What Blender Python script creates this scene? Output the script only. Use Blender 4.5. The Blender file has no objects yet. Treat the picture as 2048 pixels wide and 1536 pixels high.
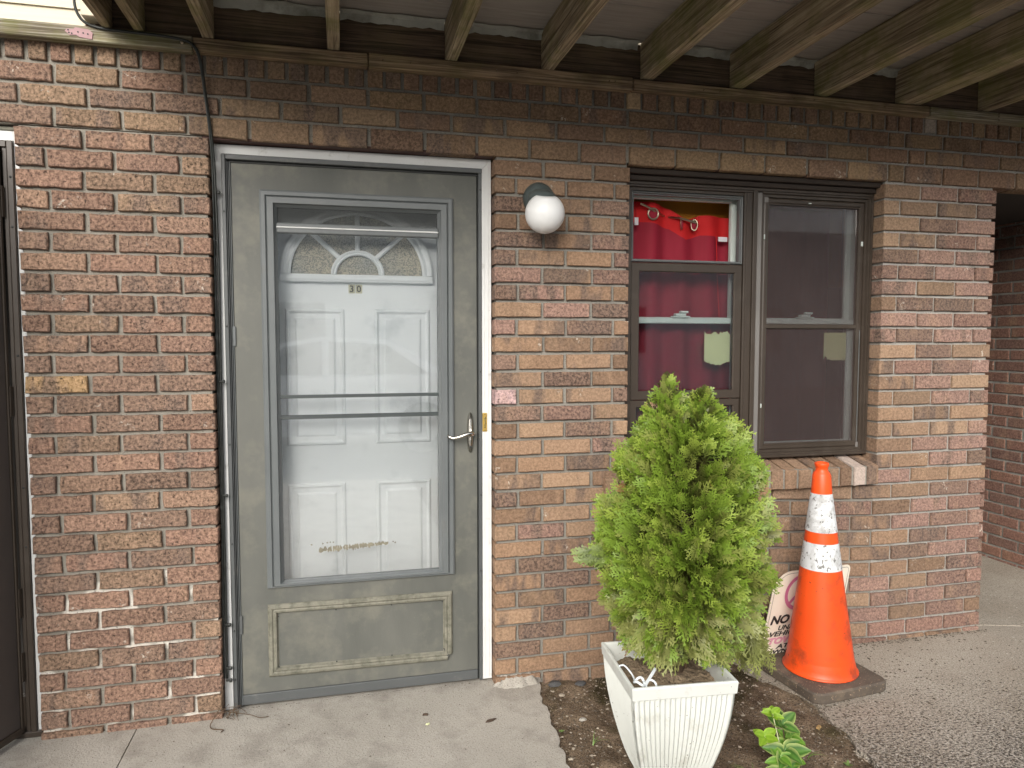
import bpy, math, random
from mathutils import Vector, Matrix, noise as mnoise
import numpy as np
rad = math.radians
sc = bpy.context.scene
C = sc.collection
random.seed(11)
rng = np.random.default_rng(7)

# ------------------------------------------------------------------ camera, sky, sun, exposure
cam = bpy.data.objects.new('camera', bpy.data.cameras.new('camera'))
C.objects.link(cam)
cam.location = (-0.5763, -2.6365, 1.350)
cam.rotation_euler = (rad(90 - 3.505), 0, rad(-13.704))
cam.data.sensor_width = 36.0
cam.data.lens = 1420 / 2048 * 36.0
cam.data.clip_start = 0.02
cam.data.clip_end = 500
sc.camera = cam

world = bpy.data.worlds.new('World'); sc.world = world
world.use_nodes = True
wn = world.node_tree.nodes; wl = world.node_tree.links
sky = wn.new('ShaderNodeTexSky'); sky.sky_type = 'NISHITA'; sky.sun_disc = False
SUN_EL, SUN_AZ = 28.0, 206.0        # azimuth: 180 = straight behind the camera, larger = from the left
sky.sun_elevation = rad(SUN_EL); sky.sun_rotation = rad(SUN_AZ)
sky.air_density = 1.0; sky.dust_density = 4.0; sky.ozone_density = 1.0
hsv = wn.new('ShaderNodeHueSaturation'); hsv.inputs['Saturation'].default_value = 0.38
wl.new(sky.outputs[0], hsv.inputs['Color'])
wl.new(hsv.outputs[0], wn['Background'].inputs[0])
wn['Background'].inputs[1].default_value = 0.15
sun = bpy.data.objects.new('sun', bpy.data.lights.new('sun', 'SUN'))
C.objects.link(sun)
sun.data.energy = 1.3; sun.data.angle = rad(35); sun.data.color = (1, 0.96, 0.9)
sd = Vector((math.sin(rad(SUN_AZ)) * math.cos(rad(SUN_EL)), math.cos(rad(SUN_AZ)) * math.cos(rad(SUN_EL)), math.sin(rad(SUN_EL))))
sun.rotation_euler = sd.to_track_quat('Z', 'Y').to_euler()
sun.location = (-3, -8, 8)
vs = sc.view_settings
sc.display_settings.display_device = 'sRGB'
vs.view_transform = 'Standard'; vs.look = 'None'; vs.gamma = 1; vs.use_curve_mapping = False
vs.exposure = 0.60

# ------------------------------------------------------------------ materials
def newmat(name):
    m = bpy.data.materials.new(name); m.use_nodes = True
    return m, m.node_tree.nodes, m.node_tree.links, m.node_tree.nodes['Principled BSDF']
def noise(n, l, vec, scale, detail=3, rough=.55, dist=0):
    t = n.new('ShaderNodeTexNoise'); t.inputs['Scale'].default_value = scale
    t.inputs['Detail'].default_value = detail; t.inputs['Roughness'].default_value = rough
    t.inputs['Distortion'].default_value = dist
    l.new(vec, t.inputs['Vector']); return t.outputs['Fac']
def ramp(n, l, fac, a, b, ca=(0, 0, 0, 1), cb=(1, 1, 1, 1)):
    r = n.new('ShaderNodeValToRGB'); e = r.color_ramp.elements
    e[0].position = a; e[1].position = b; e[0].color = ca; e[1].color = cb
    l.new(fac, r.inputs[0]); return r.outputs[0]
def mixc(n, l, fac, a, b, mode='MIX'):
    m = n.new('ShaderNodeMix'); m.data_type = 'RGBA'; m.blend_type = mode
    for sock, v in ((m.inputs[0], fac), (m.inputs[6], a), (m.inputs[7], b)):
        if isinstance(v, (int, float)): sock.default_value = v
        elif isinstance(v, (tuple, list)): sock.default_value = (*v[:3], 1)
        else: l.new(v, sock)
    return m.outputs[2]
def mapping(n, l, vec, scale=(1, 1, 1), rot=(0, 0, 0), loc=(0, 0, 0)):
    m = n.new('ShaderNodeMapping'); m.inputs['Scale'].default_value = scale
    m.inputs['Rotation'].default_value = rot; m.inputs['Location'].default_value = loc
    l.new(vec, m.inputs['Vector']); return m.outputs[0]
def geo_pos(n): return n.new('ShaderNodeNewGeometry').outputs['Position']
def mth(n, l, op, a, b=0.0, clamp=False):
    m = n.new('ShaderNodeMath'); m.operation = op; m.use_clamp = clamp
    for s, v in ((m.inputs[0], a), (m.inputs[1], b)):
        if isinstance(v, (int, float)): s.default_value = v
        else: l.new(v, s)
    return m.outputs[0]
def bump(n, l, bs, h, strength=.3, dist=.002, prev=None):
    b = n.new('ShaderNodeBump'); b.inputs['Strength'].default_value = strength
    b.inputs['Distance'].default_value = dist; l.new(h, b.inputs['Height'])
    if prev is not None: l.new(prev, b.inputs['Normal'])
    if bs is not None: l.new(b.outputs[0], bs.inputs['Normal'])
    return b.outputs[0]

def M(name, c1, c2=None, scale=8, rough=.6, bstr=.15, bscale=150, stretch=(1, 1, 1), metal=0,
      spec=.5, speck=None, speck_scale=250, speck_t=.68, dirt=None, dirt_scale=3, dirt_t=(.5, .75), bdist=.001):
    """base with two-tone noise, optional fine specks and dirt patches, fine bump"""
    m, n, l, bs = newmat(name)
    c2 = c2 or c1
    pos = mapping(n, l, geo_pos(n), stretch)
    col = mixc(n, l, ramp(n, l, noise(n, l, pos, scale, 5), .3, .7), c1, c2)
    if dirt: col = mixc(n, l, ramp(n, l, noise(n, l, geo_pos(n), dirt_scale, 6, .65), *dirt_t), col, dirt)
    if speck: col = mixc(n, l, ramp(n, l, noise(n, l, geo_pos(n), speck_scale, 2), speck_t, speck_t + .05), col, speck)
    l.new(col, bs.inputs['Base Color'])
    bs.inputs['Roughness'].default_value = rough; bs.inputs['Metallic'].default_value = metal
    bs.inputs['Specular IOR Level'].default_value = spec
    if bstr: bump(n, l, bs, noise(n, l, pos, bscale, 3), bstr, bdist)
    return m

# brick: colour from the attribute bc (rgb = clay, a = random number of the brick), bt = texture roughness
def brick_mat():
    m, n, l, bs = newmat('brick_clay')
    at = n.new('ShaderNodeAttribute'); at.attribute_name = 'bc'
    a2 = n.new('ShaderNodeAttribute'); a2.attribute_name = 'bt'
    rnd = at.outputs['Alpha']; ro = a2.outputs['Fac']
    cmb = n.new('ShaderNodeCombineXYZ')
    l.new(mth(n, l, 'MULTIPLY', rnd, 37.0), cmb.inputs[0]); l.new(mth(n, l, 'MULTIPLY', rnd, 91.0), cmb.inputs[2])
    add = n.new('ShaderNodeVectorMath'); add.operation = 'ADD'
    l.new(geo_pos(n), add.inputs[0]); l.new(cmb.outputs[0], add.inputs[1]); pos = add.outputs[0]
    col = at.outputs['Color']
    # bands of darker and lighter clay inside one brick
    band = noise(n, l, mapping(n, l, pos, (1, 1, .3)), 16, 2, .45)
    lo = mth(n, l, 'SUBTRACT', .80, mth(n, l, 'MULTIPLY', rnd, .38))
    f = mth(n, l, 'MULTIPLY', mth(n, l, 'SUBTRACT', band, lo), 9.0, True)
    f = mth(n, l, 'MULTIPLY', f, .78)
    col = mixc(n, l, f, col, (.085, .068, .06))
    lt = mth(n, l, 'MULTIPLY', mth(n, l, 'SUBTRACT', noise(n, l, mapping(n, l, pos, (1, 1, .4), loc=(5, 3, 1)), 13, 3), .54), 4.0, True)
    col = mixc(n, l, mth(n, l, 'MULTIPLY', lt, .42), col, (.50, .33, .20))
    # mottling, bright grains and dark pits; more of it on the rough bricks
    g = ramp(n, l, noise(n, l, pos, 95, 4, .75), .38, .62)
    col = mixc(n, l, mth(n, l, 'ADD', .35, mth(n, l, 'MULTIPLY', ro, .6)), col, mixc(n, l, g, mixc(n, l, .55, col, (.05, .035, .03)), mixc(n, l, .38, col, (.66, .44, .32))))
    pits = ramp(n, l, noise(n, l, mapping(n, l, pos, (1, 1, .7)), 125, 3, .7), .60, .66)
    col = mixc(n, l, mth(n, l, 'MULTIPLY', pits, mth(n, l, 'ADD', .12, mth(n, l, 'MULTIPLY', ro, .7))), col, (.035, .026, .022))
    vor = n.new('ShaderNodeTexVoronoi'); vor.inputs['Scale'].default_value = 42; l.new(pos, vor.inputs['Vector'])
    spot = mth(n, l, 'MULTIPLY', ramp(n, l, vor.outputs['Distance'], .07, .11, (1, 1, 1, 1), (0, 0, 0, 1)), ramp(n, l, noise(n, l, pos, 9, 1), .5, .52))
    col = mixc(n, l, mth(n, l, 'MULTIPLY', spot, mth(n, l, 'SUBTRACT', .8, ro, True)), col, (.03, .022, .018))
    # lime bloom on some bricks
    w = mth(n, l, 'MULTIPLY', ramp(n, l, noise(n, l, pos, 85, 4, .6, .6), .55, .62), ramp(n, l, noise(n, l, mapping(n, l, pos, loc=(2, 9, 4)), 14, 2), .60, .68))
    w = mth(n, l, 'MULTIPLY', w, ramp(n, l, mth(n, l, 'FRACT', mth(n, l, 'MULTIPLY', rnd, 13.0)), .55, .6))
    col = mixc(n, l, mth(n, l, 'MULTIPLY', w, .75), col, (.62, .58, .50))
    l.new(col, bs.inputs['Base Color']); bs.inputs['Roughness'].default_value = .93
    bs.inputs['Specular IOR Level'].default_value = .25
    b1 = n.new('ShaderNodeBump'); b1.inputs['Distance'].default_value = .003
    l.new(mth(n, l, 'ADD', .25, mth(n, l, 'MULTIPLY', ro, .75)), b1.inputs['Strength'])
    hh = mth(n, l, 'ADD', noise(n, l, mapping(n, l, pos, (1.3, 1, .55)), 120, 5, .7), mth(n, l, 'MULTIPLY', pits, -.8))
    l.new(hh, b1.inputs['Height']); l.new(b1.outputs[0], bs.inputs['Normal'])
    return m
MAT = {}
MAT['brick'] = brick_mat()
def mortar_mat():
    m, n, l, bs = newmat('mortar')
    p = geo_pos(n)
    col = mixc(n, l, ramp(n, l, noise(n, l, p, 5, 5, .6), .35, .65), (.21, .195, .165), (.31, .29, .25))
    sx = n.new('ShaderNodeSeparateXYZ'); l.new(p, sx.inputs[0])
    # whiter repointing patches low on the left pier, greyer mortar right of the door
    rep = mth(n, l, 'MULTIPLY', ramp(n, l, noise(n, l, mapping(n, l, p, loc=(3, 1, 7)), 6, 2), .52, .56),
              mth(n, l, 'MULTIPLY', mth(n, l, 'LESS_THAN', sx.outputs[0], -.95), mth(n, l, 'LESS_THAN', sx.outputs[2], .55)))
    col = mixc(n, l, mth(n, l, 'MULTIPLY', rep, .8), col, (.70, .67, .60))
    col = mixc(n, l, mth(n, l, 'MULTIPLY', mth(n, l, 'GREATER_THAN', sx.outputs[0], -.5), .45), col, (.235, .23, .21))
    col = mixc(n, l, mth(n, l, 'MULTIPLY', mth(n, l, 'GREATER_THAN', sx.outputs[0], 1.72), .5), col, (.44, .43, .40))
    col = mixc(n, l, ramp(n, l, noise(n, l, p, 11, 5, .7), .55, .75), col, (.16, .15, .13))
    col = mixc(n, l, ramp(n, l, noise(n, l, p, 220, 2), .62, .68), col, (.12, .11, .09))
    l.new(col, bs.inputs['Base Color']); bs.inputs['Roughness'].default_value = .95
    bs.inputs['Specular IOR Level'].default_value = .2
    b = bump(n, l, None, noise(n, l, p, 40, 4), .5, .006)
    bump(n, l, bs, noise(n, l, p, 260, 3), .5, .002, b)
    return m
MAT['mortar'] = mortar_mat()
def wood_mat(name, axis, base, dark, light, green=0.0, wet=.35):
    m, n, l, bs = newmat(name)
    p = geo_pos(n)
    st = [26, 26, 26]; st[axis] = 1.1
    v = mapping(n, l, p, st)
    g = noise(n, l, v, 2.2, 6, .62, .9)
    g2 = noise(n, l, mapping(n, l, p, [s * 3.2 if i != axis else s * 1.5 for i, s in enumerate(st)]), 2.0, 3, .6, .4)
    col = mixc(n, l, ramp(n, l, g, .38, .62), dark, base)
    col = mixc(n, l, mth(n, l, 'MULTIPLY', ramp(n, l, g2, .50, .66), .6), col, light)
    col = mixc(n, l, mth(n, l, 'MULTIPLY', ramp(n, l, g2, .30, .42, (1, 1, 1, 1), (0, 0, 0, 1)), .7), col, (.028, .02, .014))
    col = mixc(n, l, mth(n, l, 'MULTIPLY', ramp(n, l, noise(n, l, p, 4.3, 4, .6), .46, .68), wet), col, (.035, .024, .016))
    if green:
        gm = mth(n, l, 'MULTIPLY', ramp(n, l, noise(n, l, mapping(n, l, p, loc=(3, 3, 3)), 5.5, 4, .65), .44, .62), green)
        col = mixc(n, l, gm, col, (.14, .15, .03))
    l.new(col, bs.inputs['Base Color']); bs.inputs['Roughness'].default_value = .85
    bs.inputs['Specular IOR Level'].default_value = .3
    b = bump(n, l, None, g2, .55, .003)
    bump(n, l, bs, g, .5, .004, b)
    return m
MAT['joist'] = wood_mat('weathered_joist_wood', 1, (.42, .34, .225), (.17, .125, .08), (.60, .52, .37), .55, .25)
MAT['ledger'] = wood_mat('weathered_ledger_wood', 0, (.30, .21, .13), (.10, .068, .042), (.50, .38, .25), .2, .5)
MAT['ledger_green'] = wood_mat('mossy_ledger_wood', 0, (.30, .26, .18), (.12, .10, .065), (.56, .53, .45), .55, .2)
MAT['ledger_dark'] = wood_mat('dark_ledger_wood', 0, (.15, .105, .072), (.06, .042, .03), (.24, .17, .115), .1, .5)
MAT['deck_under'] = M('deck_board_underside', (.29, .265, .24), (.38, .345, .31), 6, .7, .4, 30, (1, 12, 1))
MAT['flashing'] = M('torn_white_flashing', (.46, .47, .43), (.30, .30, .27), 9, .7, .5, 40, dirt=(.12, .12, .09), dirt_scale=7)
MAT['siding'] = M('cream_vinyl_siding', (.62, .56, .43), (.55, .50, .38), 3, .5, .25, 40, (1, 1, 30))
MAT['casing'] = M('white_door_casing', (.70, .71, .70), (.62, .63, .62), 5, .5, .1, 60, dirt=(.34, .33, .30), dirt_scale=14, dirt_t=(.6, .78))
MAT['white_door'] = M('white_painted_door', (.82, .86, .87), (.76, .80, .82), 3, .45, .08, 90, (1, 1, .5), dirt=(.50, .55, .57), dirt_scale=6, dirt_t=(.55, .8))
MAT['storm_panel'] = M('weathered_green_grey_panel', (.090, .094, .084), (.135, .137, .121), 6, .6, .3, 160, (1, 1, .35), dirt=(.19, .185, .15), dirt_scale=8, dirt_t=(.48, .80), speck=(.24, .24, .21), speck_scale=260, speck_t=.72)
MAT['storm_metal'] = M('dark_grey_aluminium', (.080, .087, .088), (.10, .106, .107), 7, .42, .06, 200, dirt=(.18, .18, .165), dirt_scale=12, dirt_t=(.6, .8))
MAT['storm_metal_l'] = M('light_grey_aluminium', (.115, .127, .130), (.145, .158, .160), 7, .4, .06, 200, dirt=(.13, .135, .13), dirt_scale=14, dirt_t=(.6, .8))
MAT['storm_black'] = M('black_weatherstrip', (.016, .018, .018), (.028, .03, .028), 9, .6, .1)
MAT['storm_dark'] = M('dark_rail_metal', (.045, .055, .055), (.06, .07, .07), 7, .45, .06, 200)
MAT['kick_wood'] = M('weathered_kick_molding', (.23, .222, .175), (.165, .16, .125), 14, .7, .5, 90, (1, 1, 1), dirt=(.09, .09, .065), dirt_scale=32, dirt_t=(.45, .7))
MAT['broken'] = M('broken_molding_core', (.05, .05, .045), (.09, .09, .08), 20, .8, .4)
MAT['brown_metal'] = M('dark_brown_aluminium', (.040, .030, .022), (.054, .041, .031), 5, .42, .06, 200, dirt=(.08, .067, .055), dirt_scale=8, dirt_t=(.55, .85))
MAT['brown_light'] = M('grey_brown_aluminium', (.15, .14, .13), (.19, .18, .17), 5, .42, .05, 200, dirt=(.08, .07, .062), dirt_scale=16, dirt_t=(.6, .8))
MAT['brown_dark'] = M('deep_brown_wood', (.022, .015, .011), (.036, .024, .017), 7, .7, .3, 60, (1, 20, 20))  # very dark brown wood for the window head board and trim
MAT['lintel'] = M('rusty_brown_lintel', (.060, .026, .020), (.082, .038, .030), 9, .7, .3, 60)
MAT['left_door'] = M('dark_brown_door_skin', (.060, .050, .046), (.080, .067, .060), 4, .45, .08, 160, dirt=(.13, .12, .11), dirt_scale=5, dirt_t=(.6, .9), speck=(.45, .44, .42), speck_scale=90, speck_t=.76)
MAT['vinyl'] = M('white_vinyl_sash', (.60, .66, .63), (.52, .58, .55), 6, .4, .05)
MAT['chrome'] = M('brushed_steel', (.70, .68, .62), (.55, .53, .48), 20, .22, .05, metal=1)
MAT['brass'] = M('polished_brass', (.80, .56, .16), (.68, .45, .12), 20, .35, .05, metal=.7)
MAT['grommet'] = M('bronze_grommet', (.50, .42, .32), (.36, .30, .22), 20, .3, 0, metal=1)
MAT['black_cable'] = M('black_cable_jacket', (.016, .019, .017), (.028, .031, .028), 8, .5, .1, dirt=(.07, .07, .062), dirt_scale=30, dirt_t=(.6, .8))
MAT['lamp_base'] = M('grey_green_cast_metal', (.060, .078, .076), (.082, .10, .098), 30, .45, .25, 300, speck=(.6, .6, .6), speck_scale=160, speck_t=.78)
MAT['concrete'] = M('grey_brushed_concrete', (.37, .345, .30), (.47, .44, .39), 2.6, .9, .6, 120, (1, 1, 1), speck=(.17, .16, .14), speck_scale=230, speck_t=.60, dirt=(.20, .18, .15), dirt_scale=5.5, dirt_t=(.47, .80), bdist=.004)
def driveway_mat():
    m, n, l, bs = newmat('worn_aggregate_concrete')
    p = geo_pos(n)
    col = mixc(n, l, ramp(n, l, noise(n, l, p, 1.7, 5, .6), .35, .65), (.31, .265, .21), (.42, .38, .32))
    col = mixc(n, l, ramp(n, l, noise(n, l, p, 190, 3), .55, .60), col, (.19, .165, .135))
    col = mixc(n, l, ramp(n, l, noise(n, l, p, 70, 3), .64, .70), col, (.55, .51, .44))
    # worn towards the drive: dark pits between the stones
    sx = n.new('ShaderNodeSeparateXYZ'); l.new(p, sx.inputs[0])
    wear = mth(n, l, 'MULTIPLY', mth(n, l, 'ADD', mth(n, l, 'ADD', mth(n, l, 'MULTIPLY', sx.outputs[1], -1.0), -.10), mth(n, l, 'MULTIPLY', noise(n, l, p, 3, 3), .5)), 1.0, True)
    pit = noise(n, l, mapping(n, l, p, (1, 1.6, 1)), 80, 5, .75)
    pm = mth(n, l, 'MULTIPLY', mth(n, l, 'SUBTRACT', pit, mth(n, l, 'SUBTRACT', .67, mth(n, l, 'MULTIPLY', wear, .185))), 22.0, True)
    col = mixc(n, l, pm, col, (.060, .050, .042))
    cr = mth(n, l, 'MULTIPLY', wear, ramp(n, l, noise(n, l, p, 130, 2), .60, .64))
    col = mixc(n, l, cr, col, (.62, .58, .52))
    l.new(col, bs.inputs['Base Color']); bs.inputs['Roughness'].default_value = .92
    bs.inputs['Specular IOR Level'].default_value = .25
    h = mth(n, l, 'SUBTRACT', noise(n, l, p, 150, 4), pm)
    bump(n, l, bs, h, .6, .004)
    return m
MAT['driveway'] = driveway_mat()
def soil_mat():
    m, n, l, bs = newmat('dark_soil')
    p = geo_pos(n)
    col = mixc(n, l, ramp(n, l, noise(n, l, p, 9, 6, .7), .35, .65), (.12, .085, .056), (.28, .21, .145))
    col = mixc(n, l, ramp(n, l, noise(n, l, p, 3.2, 3), .54, .62), col, (.075, .062, .030))
    col = mixc(n, l, ramp(n, l, noise(n, l, p, 160, 3, .7), .50, .64), col, (.055, .040, .028))
    col = mixc(n, l, ramp(n, l, noise(n, l, p, 210, 2), .66, .70), col, (.42, .36, .27))
    l.new(col, bs.inputs['Base Color']); bs.inputs['Roughness'].default_value = .98
    bs.inputs['Specular IOR Level'].default_value = .1
    b = bump(n, l, None, noise(n, l, p, 60, 5, .7), .9, .012)
    bump(n, l, bs, noise(n, l, p, 250, 3), .6, .004, b)
    return m
MAT['soil'] = soil_mat()
MAT['pot_soil'] = M('dry_potting_soil', (.34, .26, .17), (.20, .145, .09), 16, .98, 1.0, 70, speck=(.05, .035, .025), speck_scale=140, speck_t=.62, bdist=.012)
MAT['asphalt'] = M('bleached_asphalt', (.17, .165, .155), (.21, .205, .19), 3, .9, .6, 150)
MAT['planter'] = M('white_plastic_planter', (.66, .68, .645), (.58, .60, .56), 4, .45, .03, 120, speck=(.12, .11, .09), speck_scale=85, speck_t=.71, dirt=(.34, .32, .26), dirt_scale=9, dirt_t=(.54, .84))
MAT['cone_orange'] = M('orange_cone_plastic', (.88, .095, .012), (.80, .075, .010), 5, .42, .03, 60, dirt=(.26, .045, .02), dirt_scale=13, dirt_t=(.52, .76), speck=(.13, .03, .015), speck_scale=75, speck_t=.70)
MAT['cone_white'] = M('scuffed_reflective_band', (.72, .74, .75), (.66, .68, .70), 6, .5, .06, 300, (1, 1, .4), speck=(.20, .20, .19), speck_scale=75, speck_t=.60, dirt=(.36, .36, .35), dirt_scale=16, dirt_t=(.50, .70))
MAT['cone_base'] = M('dirty_black_rubber', (.070, .056, .044), (.11, .088, .068), 10, .8, .3, 160, speck=(.36, .26, .18), speck_scale=140, speck_t=.64, dirt=(.20, .155, .11), dirt_scale=9, dirt_t=(.48, .72))
MAT['sign_white'] = M('aged_cream_sign', (.80, .74, .63), (.72, .66, .55), 4, .4, .02, 90, dirt=(.58, .52, .42), dirt_scale=8, dirt_t=(.6, .85))
MAT['sign_black'] = M('black_print', (.016, .014, .014), (.022, .02, .02), 8, .4, 0)
MAT['sign_pink'] = M('faded_red_print', (.56, .17, .30), (.50, .14, .26), 8, .4, 0)
MAT['sign_pale'] = M('very_faded_red_print', (.70, .37, .45), (.62, .30, .40), 8, .4, 0)
MAT['sticker'] = M('cream_number_sticker', (.62, .60, .42), (.55, .54, .38), 20, .5, 0)
MAT['peel'] = M('peeled_sticker_remains', (.27, .25, .18), (.17, .155, .12), 40, .6, .2)
MAT['note_l'] = M('pale_yellow_paper', (.56, .58, .34), (.52, .54, .32), 8, .8, .1)
MAT['note_r'] = M('yellow_paper', (.56, .56, .32), (.52, .52, .29), 8, .8, .1)
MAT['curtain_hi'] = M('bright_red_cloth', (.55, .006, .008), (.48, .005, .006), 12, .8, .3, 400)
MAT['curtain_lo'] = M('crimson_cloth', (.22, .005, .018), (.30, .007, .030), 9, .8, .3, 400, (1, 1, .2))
MAT['curtain_mar'] = M('maroon_cloth', (.46, .045, .045), (.56, .065, .065), 9, .8, .3, 400, (1, 1, .2))
MAT['orange_wall'] = M('orange_wall_paint', (.48, .19, .010), (.40, .15, .008), 6, .8, .1)
MAT['white_tag'] = M('white_cloth_tag', (.70, .66, .68), (.6, .56, .6), 9, .8, .1)
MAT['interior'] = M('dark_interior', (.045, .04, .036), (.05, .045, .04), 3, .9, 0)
MAT['pink_plate'] = M('pink_painted_plate', (.42, .25, .26), (.34, .20, .21), 18, .6, .2)
MAT['bark'] = M('brown_bark', (.13, .085, .05), (.07, .045, .028), 30, .9, .6, 90, (1, 1, .3))
MAT['pebble'] = M('pale_pebbles', (.44, .38, .30), (.26, .22, .17), 12, .9, .3)
MAT['grit'] = M('dark_grit', (.075, .058, .042), (.15, .12, .09), 14, .95, .3)
MAT['dead_leaf'] = M('dead_brown_leaf', (.055, .035, .024), (.09, .06, .04), 30, .8, .3)
MAT['tan_leaf'] = M('tan_dry_leaf', (.42, .28, .12), (.34, .22, .09), 30, .8, .3)
MAT['dark_disc'] = M('dark_speckled_rubber', (.05, .05, .052), (.075, .075, .075), 12, .8, .4, 200, speck=(.25, .25, .25), speck_scale=300, speck_t=.66)
MAT['white_wire'] = M('white_plastic_tie', (.72, .76, .78), None, 8, .4, 0)
MAT['far_wall'] = M('pale_grey_siding', (.55, .56, .55), (.5, .51, .5), 2, .7, .1)

def glass_mat(name, tint=(1, 1, 1), base_refl=.08, rough=.0):
    m = bpy.data.materials.new(name); m.use_nodes = True
    n, l = m.node_tree.nodes, m.node_tree.links; n.clear()
    o = n.new('ShaderNodeOutputMaterial'); mx = n.new('ShaderNodeMixShader')
    t = n.new('ShaderNodeBsdfTransparent'); t.inputs[0].default_value = (*tint, 1)
    g = n.new('ShaderNodeBsdfGlossy'); g.inputs['Roughness'].default_value = rough; g.inputs[0].default_value = (1, 1, 1, 1)
    f = n.new('ShaderNodeFresnel'); f.inputs[0].default_value = 1.5
    a = mth(n, l, 'ADD', f.outputs[0], base_refl, True)
    l.new(a, mx.inputs[0]); l.new(t.outputs[0], mx.inputs[1]); l.new(g.outputs[0], mx.inputs[2]); l.new(mx.outputs[0], o.inputs[0])
    return m
MAT['glass'] = glass_mat('clear_glass', (.98, .985, .985), .05, .02)
MAT['glass_door'] = glass_mat('hazy_door_glass', (.97, .975, .975), .11, .03)
MAT['glass_in'] = glass_mat('inner_glass', (.97, .98, .98), .0, .02)
MAT['glass_dusty'] = glass_mat('dusty_glass', (.90, .92, .92), .05, .03)
def screen_mat(name, col, cover):
    m = bpy.data.materials.new(name); m.use_nodes = True
    n, l = m.node_tree.nodes, m.node_tree.links; n.clear()
    o = n.new('ShaderNodeOutputMaterial'); mx = n.new('ShaderNodeMixShader')
    t = n.new('ShaderNodeBsdfTransparent'); d = n.new('ShaderNodeBsdfDiffuse')
    p = geo_pos(n)
    c = mixc(n, l, ramp(n, l, noise(n, l, p, 5, 5, .65), .35, .7), col, tuple(v * 1.35 for v in col))
    l.new(c, d.inputs[0])
    f = mth(n, l, 'ADD', mth(n, l, 'MULTIPLY', noise(n, l, p, 700, 1), .25), cover - .125, True)
    l.new(f, mx.inputs[0]); l.new(t.outputs[0], mx.inputs[1]); l.new(d.outputs[0], mx.inputs[2]); l.new(mx.outputs[0], o.inputs[0])
    return m
MAT['screen'] = screen_mat('insect_screen', (.080, .060, .058), .30)
MAT['screen_door'] = screen_mat('rolled_insect_screen', (.07, .075, .075), .42)
def frosted():
    m, n, l, bs = newmat('pebbled_frosted_glass')
    p = geo_pos(n)
    col = mixc(n, l, ramp(n, l, noise(n, l, p, 9, 3), .4, .6), (.36, .37, .34), (.52, .47, .35))
    col = mixc(n, l, ramp(n, l, noise(n, l, p, 240, 2), .45, .58), col, (.19, .20, .18))
    l.new(col, bs.inputs['Base Color']); bs.inputs['Roughness'].default_value = .25
    bump(n, l, bs, noise(n, l, p, 260, 2), .8, .003)
    return m
MAT['frosted'] = frosted()
def globe_mat():
    m, n, l, bs = newmat('white_opal_glass')
    bs.inputs['Base Color'].default_value = (.76, .77, .77, 1); bs.inputs['Roughness'].default_value = .38
    bs.inputs['Subsurface Weight'].default_value = .4; bs.inputs['Subsurface Radius'].default_value = (.03, .03, .03)
    bs.inputs['Subsurface Scale'].default_value = .6
    return m
MAT['globe'] = globe_mat()
def leafy(name, trans=.35):
    m = bpy.data.materials.new(name); m.use_nodes = True
    n, l = m.node_tree.nodes, m.node_tree.links
    bs = n['Principled BSDF']; o = n['Material Output']
    a = n.new('ShaderNodeAttribute'); a.attribute_name = 'bc'
    l.new(a.outputs['Color'], bs.inputs['Base Color']); bs.inputs['Roughness'].default_value = .45
    tr = n.new('ShaderNodeBsdfTranslucent'); l.new(a.outputs['Color'], tr.inputs[0])
    mx = n.new('ShaderNodeMixShader'); mx.inputs[0].default_value = trans
    l.new(bs.outputs[0], mx.inputs[1]); l.new(tr.outputs[0], mx.inputs[2]); l.new(mx.outputs[0], o.inputs[0])
    return m
MAT['foliage'] = leafy('arborvitae_foliage', .22); MAT['leaf'] = leafy('glossy_leaf', .2)

# ------------------------------------------------------------------ object helpers
def thing(name, label, cat, loc, group=None):
    o = bpy.data.objects.new(name, None); C.objects.link(o); o.location = loc
    o.empty_display_size = .1; o['label'] = label; o['category'] = cat
    if group: o['group'] = group
    return o
def tag(o, label, cat, group=None):
    o['label'] = label; o['category'] = cat
    if group: o['group'] = group
    return o
ROOT = {}
def link(name, me, mat, parent=None, kind=None, label=None):
    o = bpy.data.objects.new(name, me); C.objects.link(o)
    if mat is not None: me.materials.append(MAT[mat] if isinstance(mat, str) else mat)
    if parent is not None:
        o.parent = parent
        p, off = parent, Vector((0, 0, 0))
        while p is not None:
            off += p.location if p.type == 'EMPTY' else Vector((0, 0, 0)); p = p.parent
        o.matrix_parent_inverse = Matrix.Translation(-off) if parent.type == 'EMPTY' else Matrix.Identity(4)
    if kind: o['kind'] = kind
    if label: o['label'] = label
    return o
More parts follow.
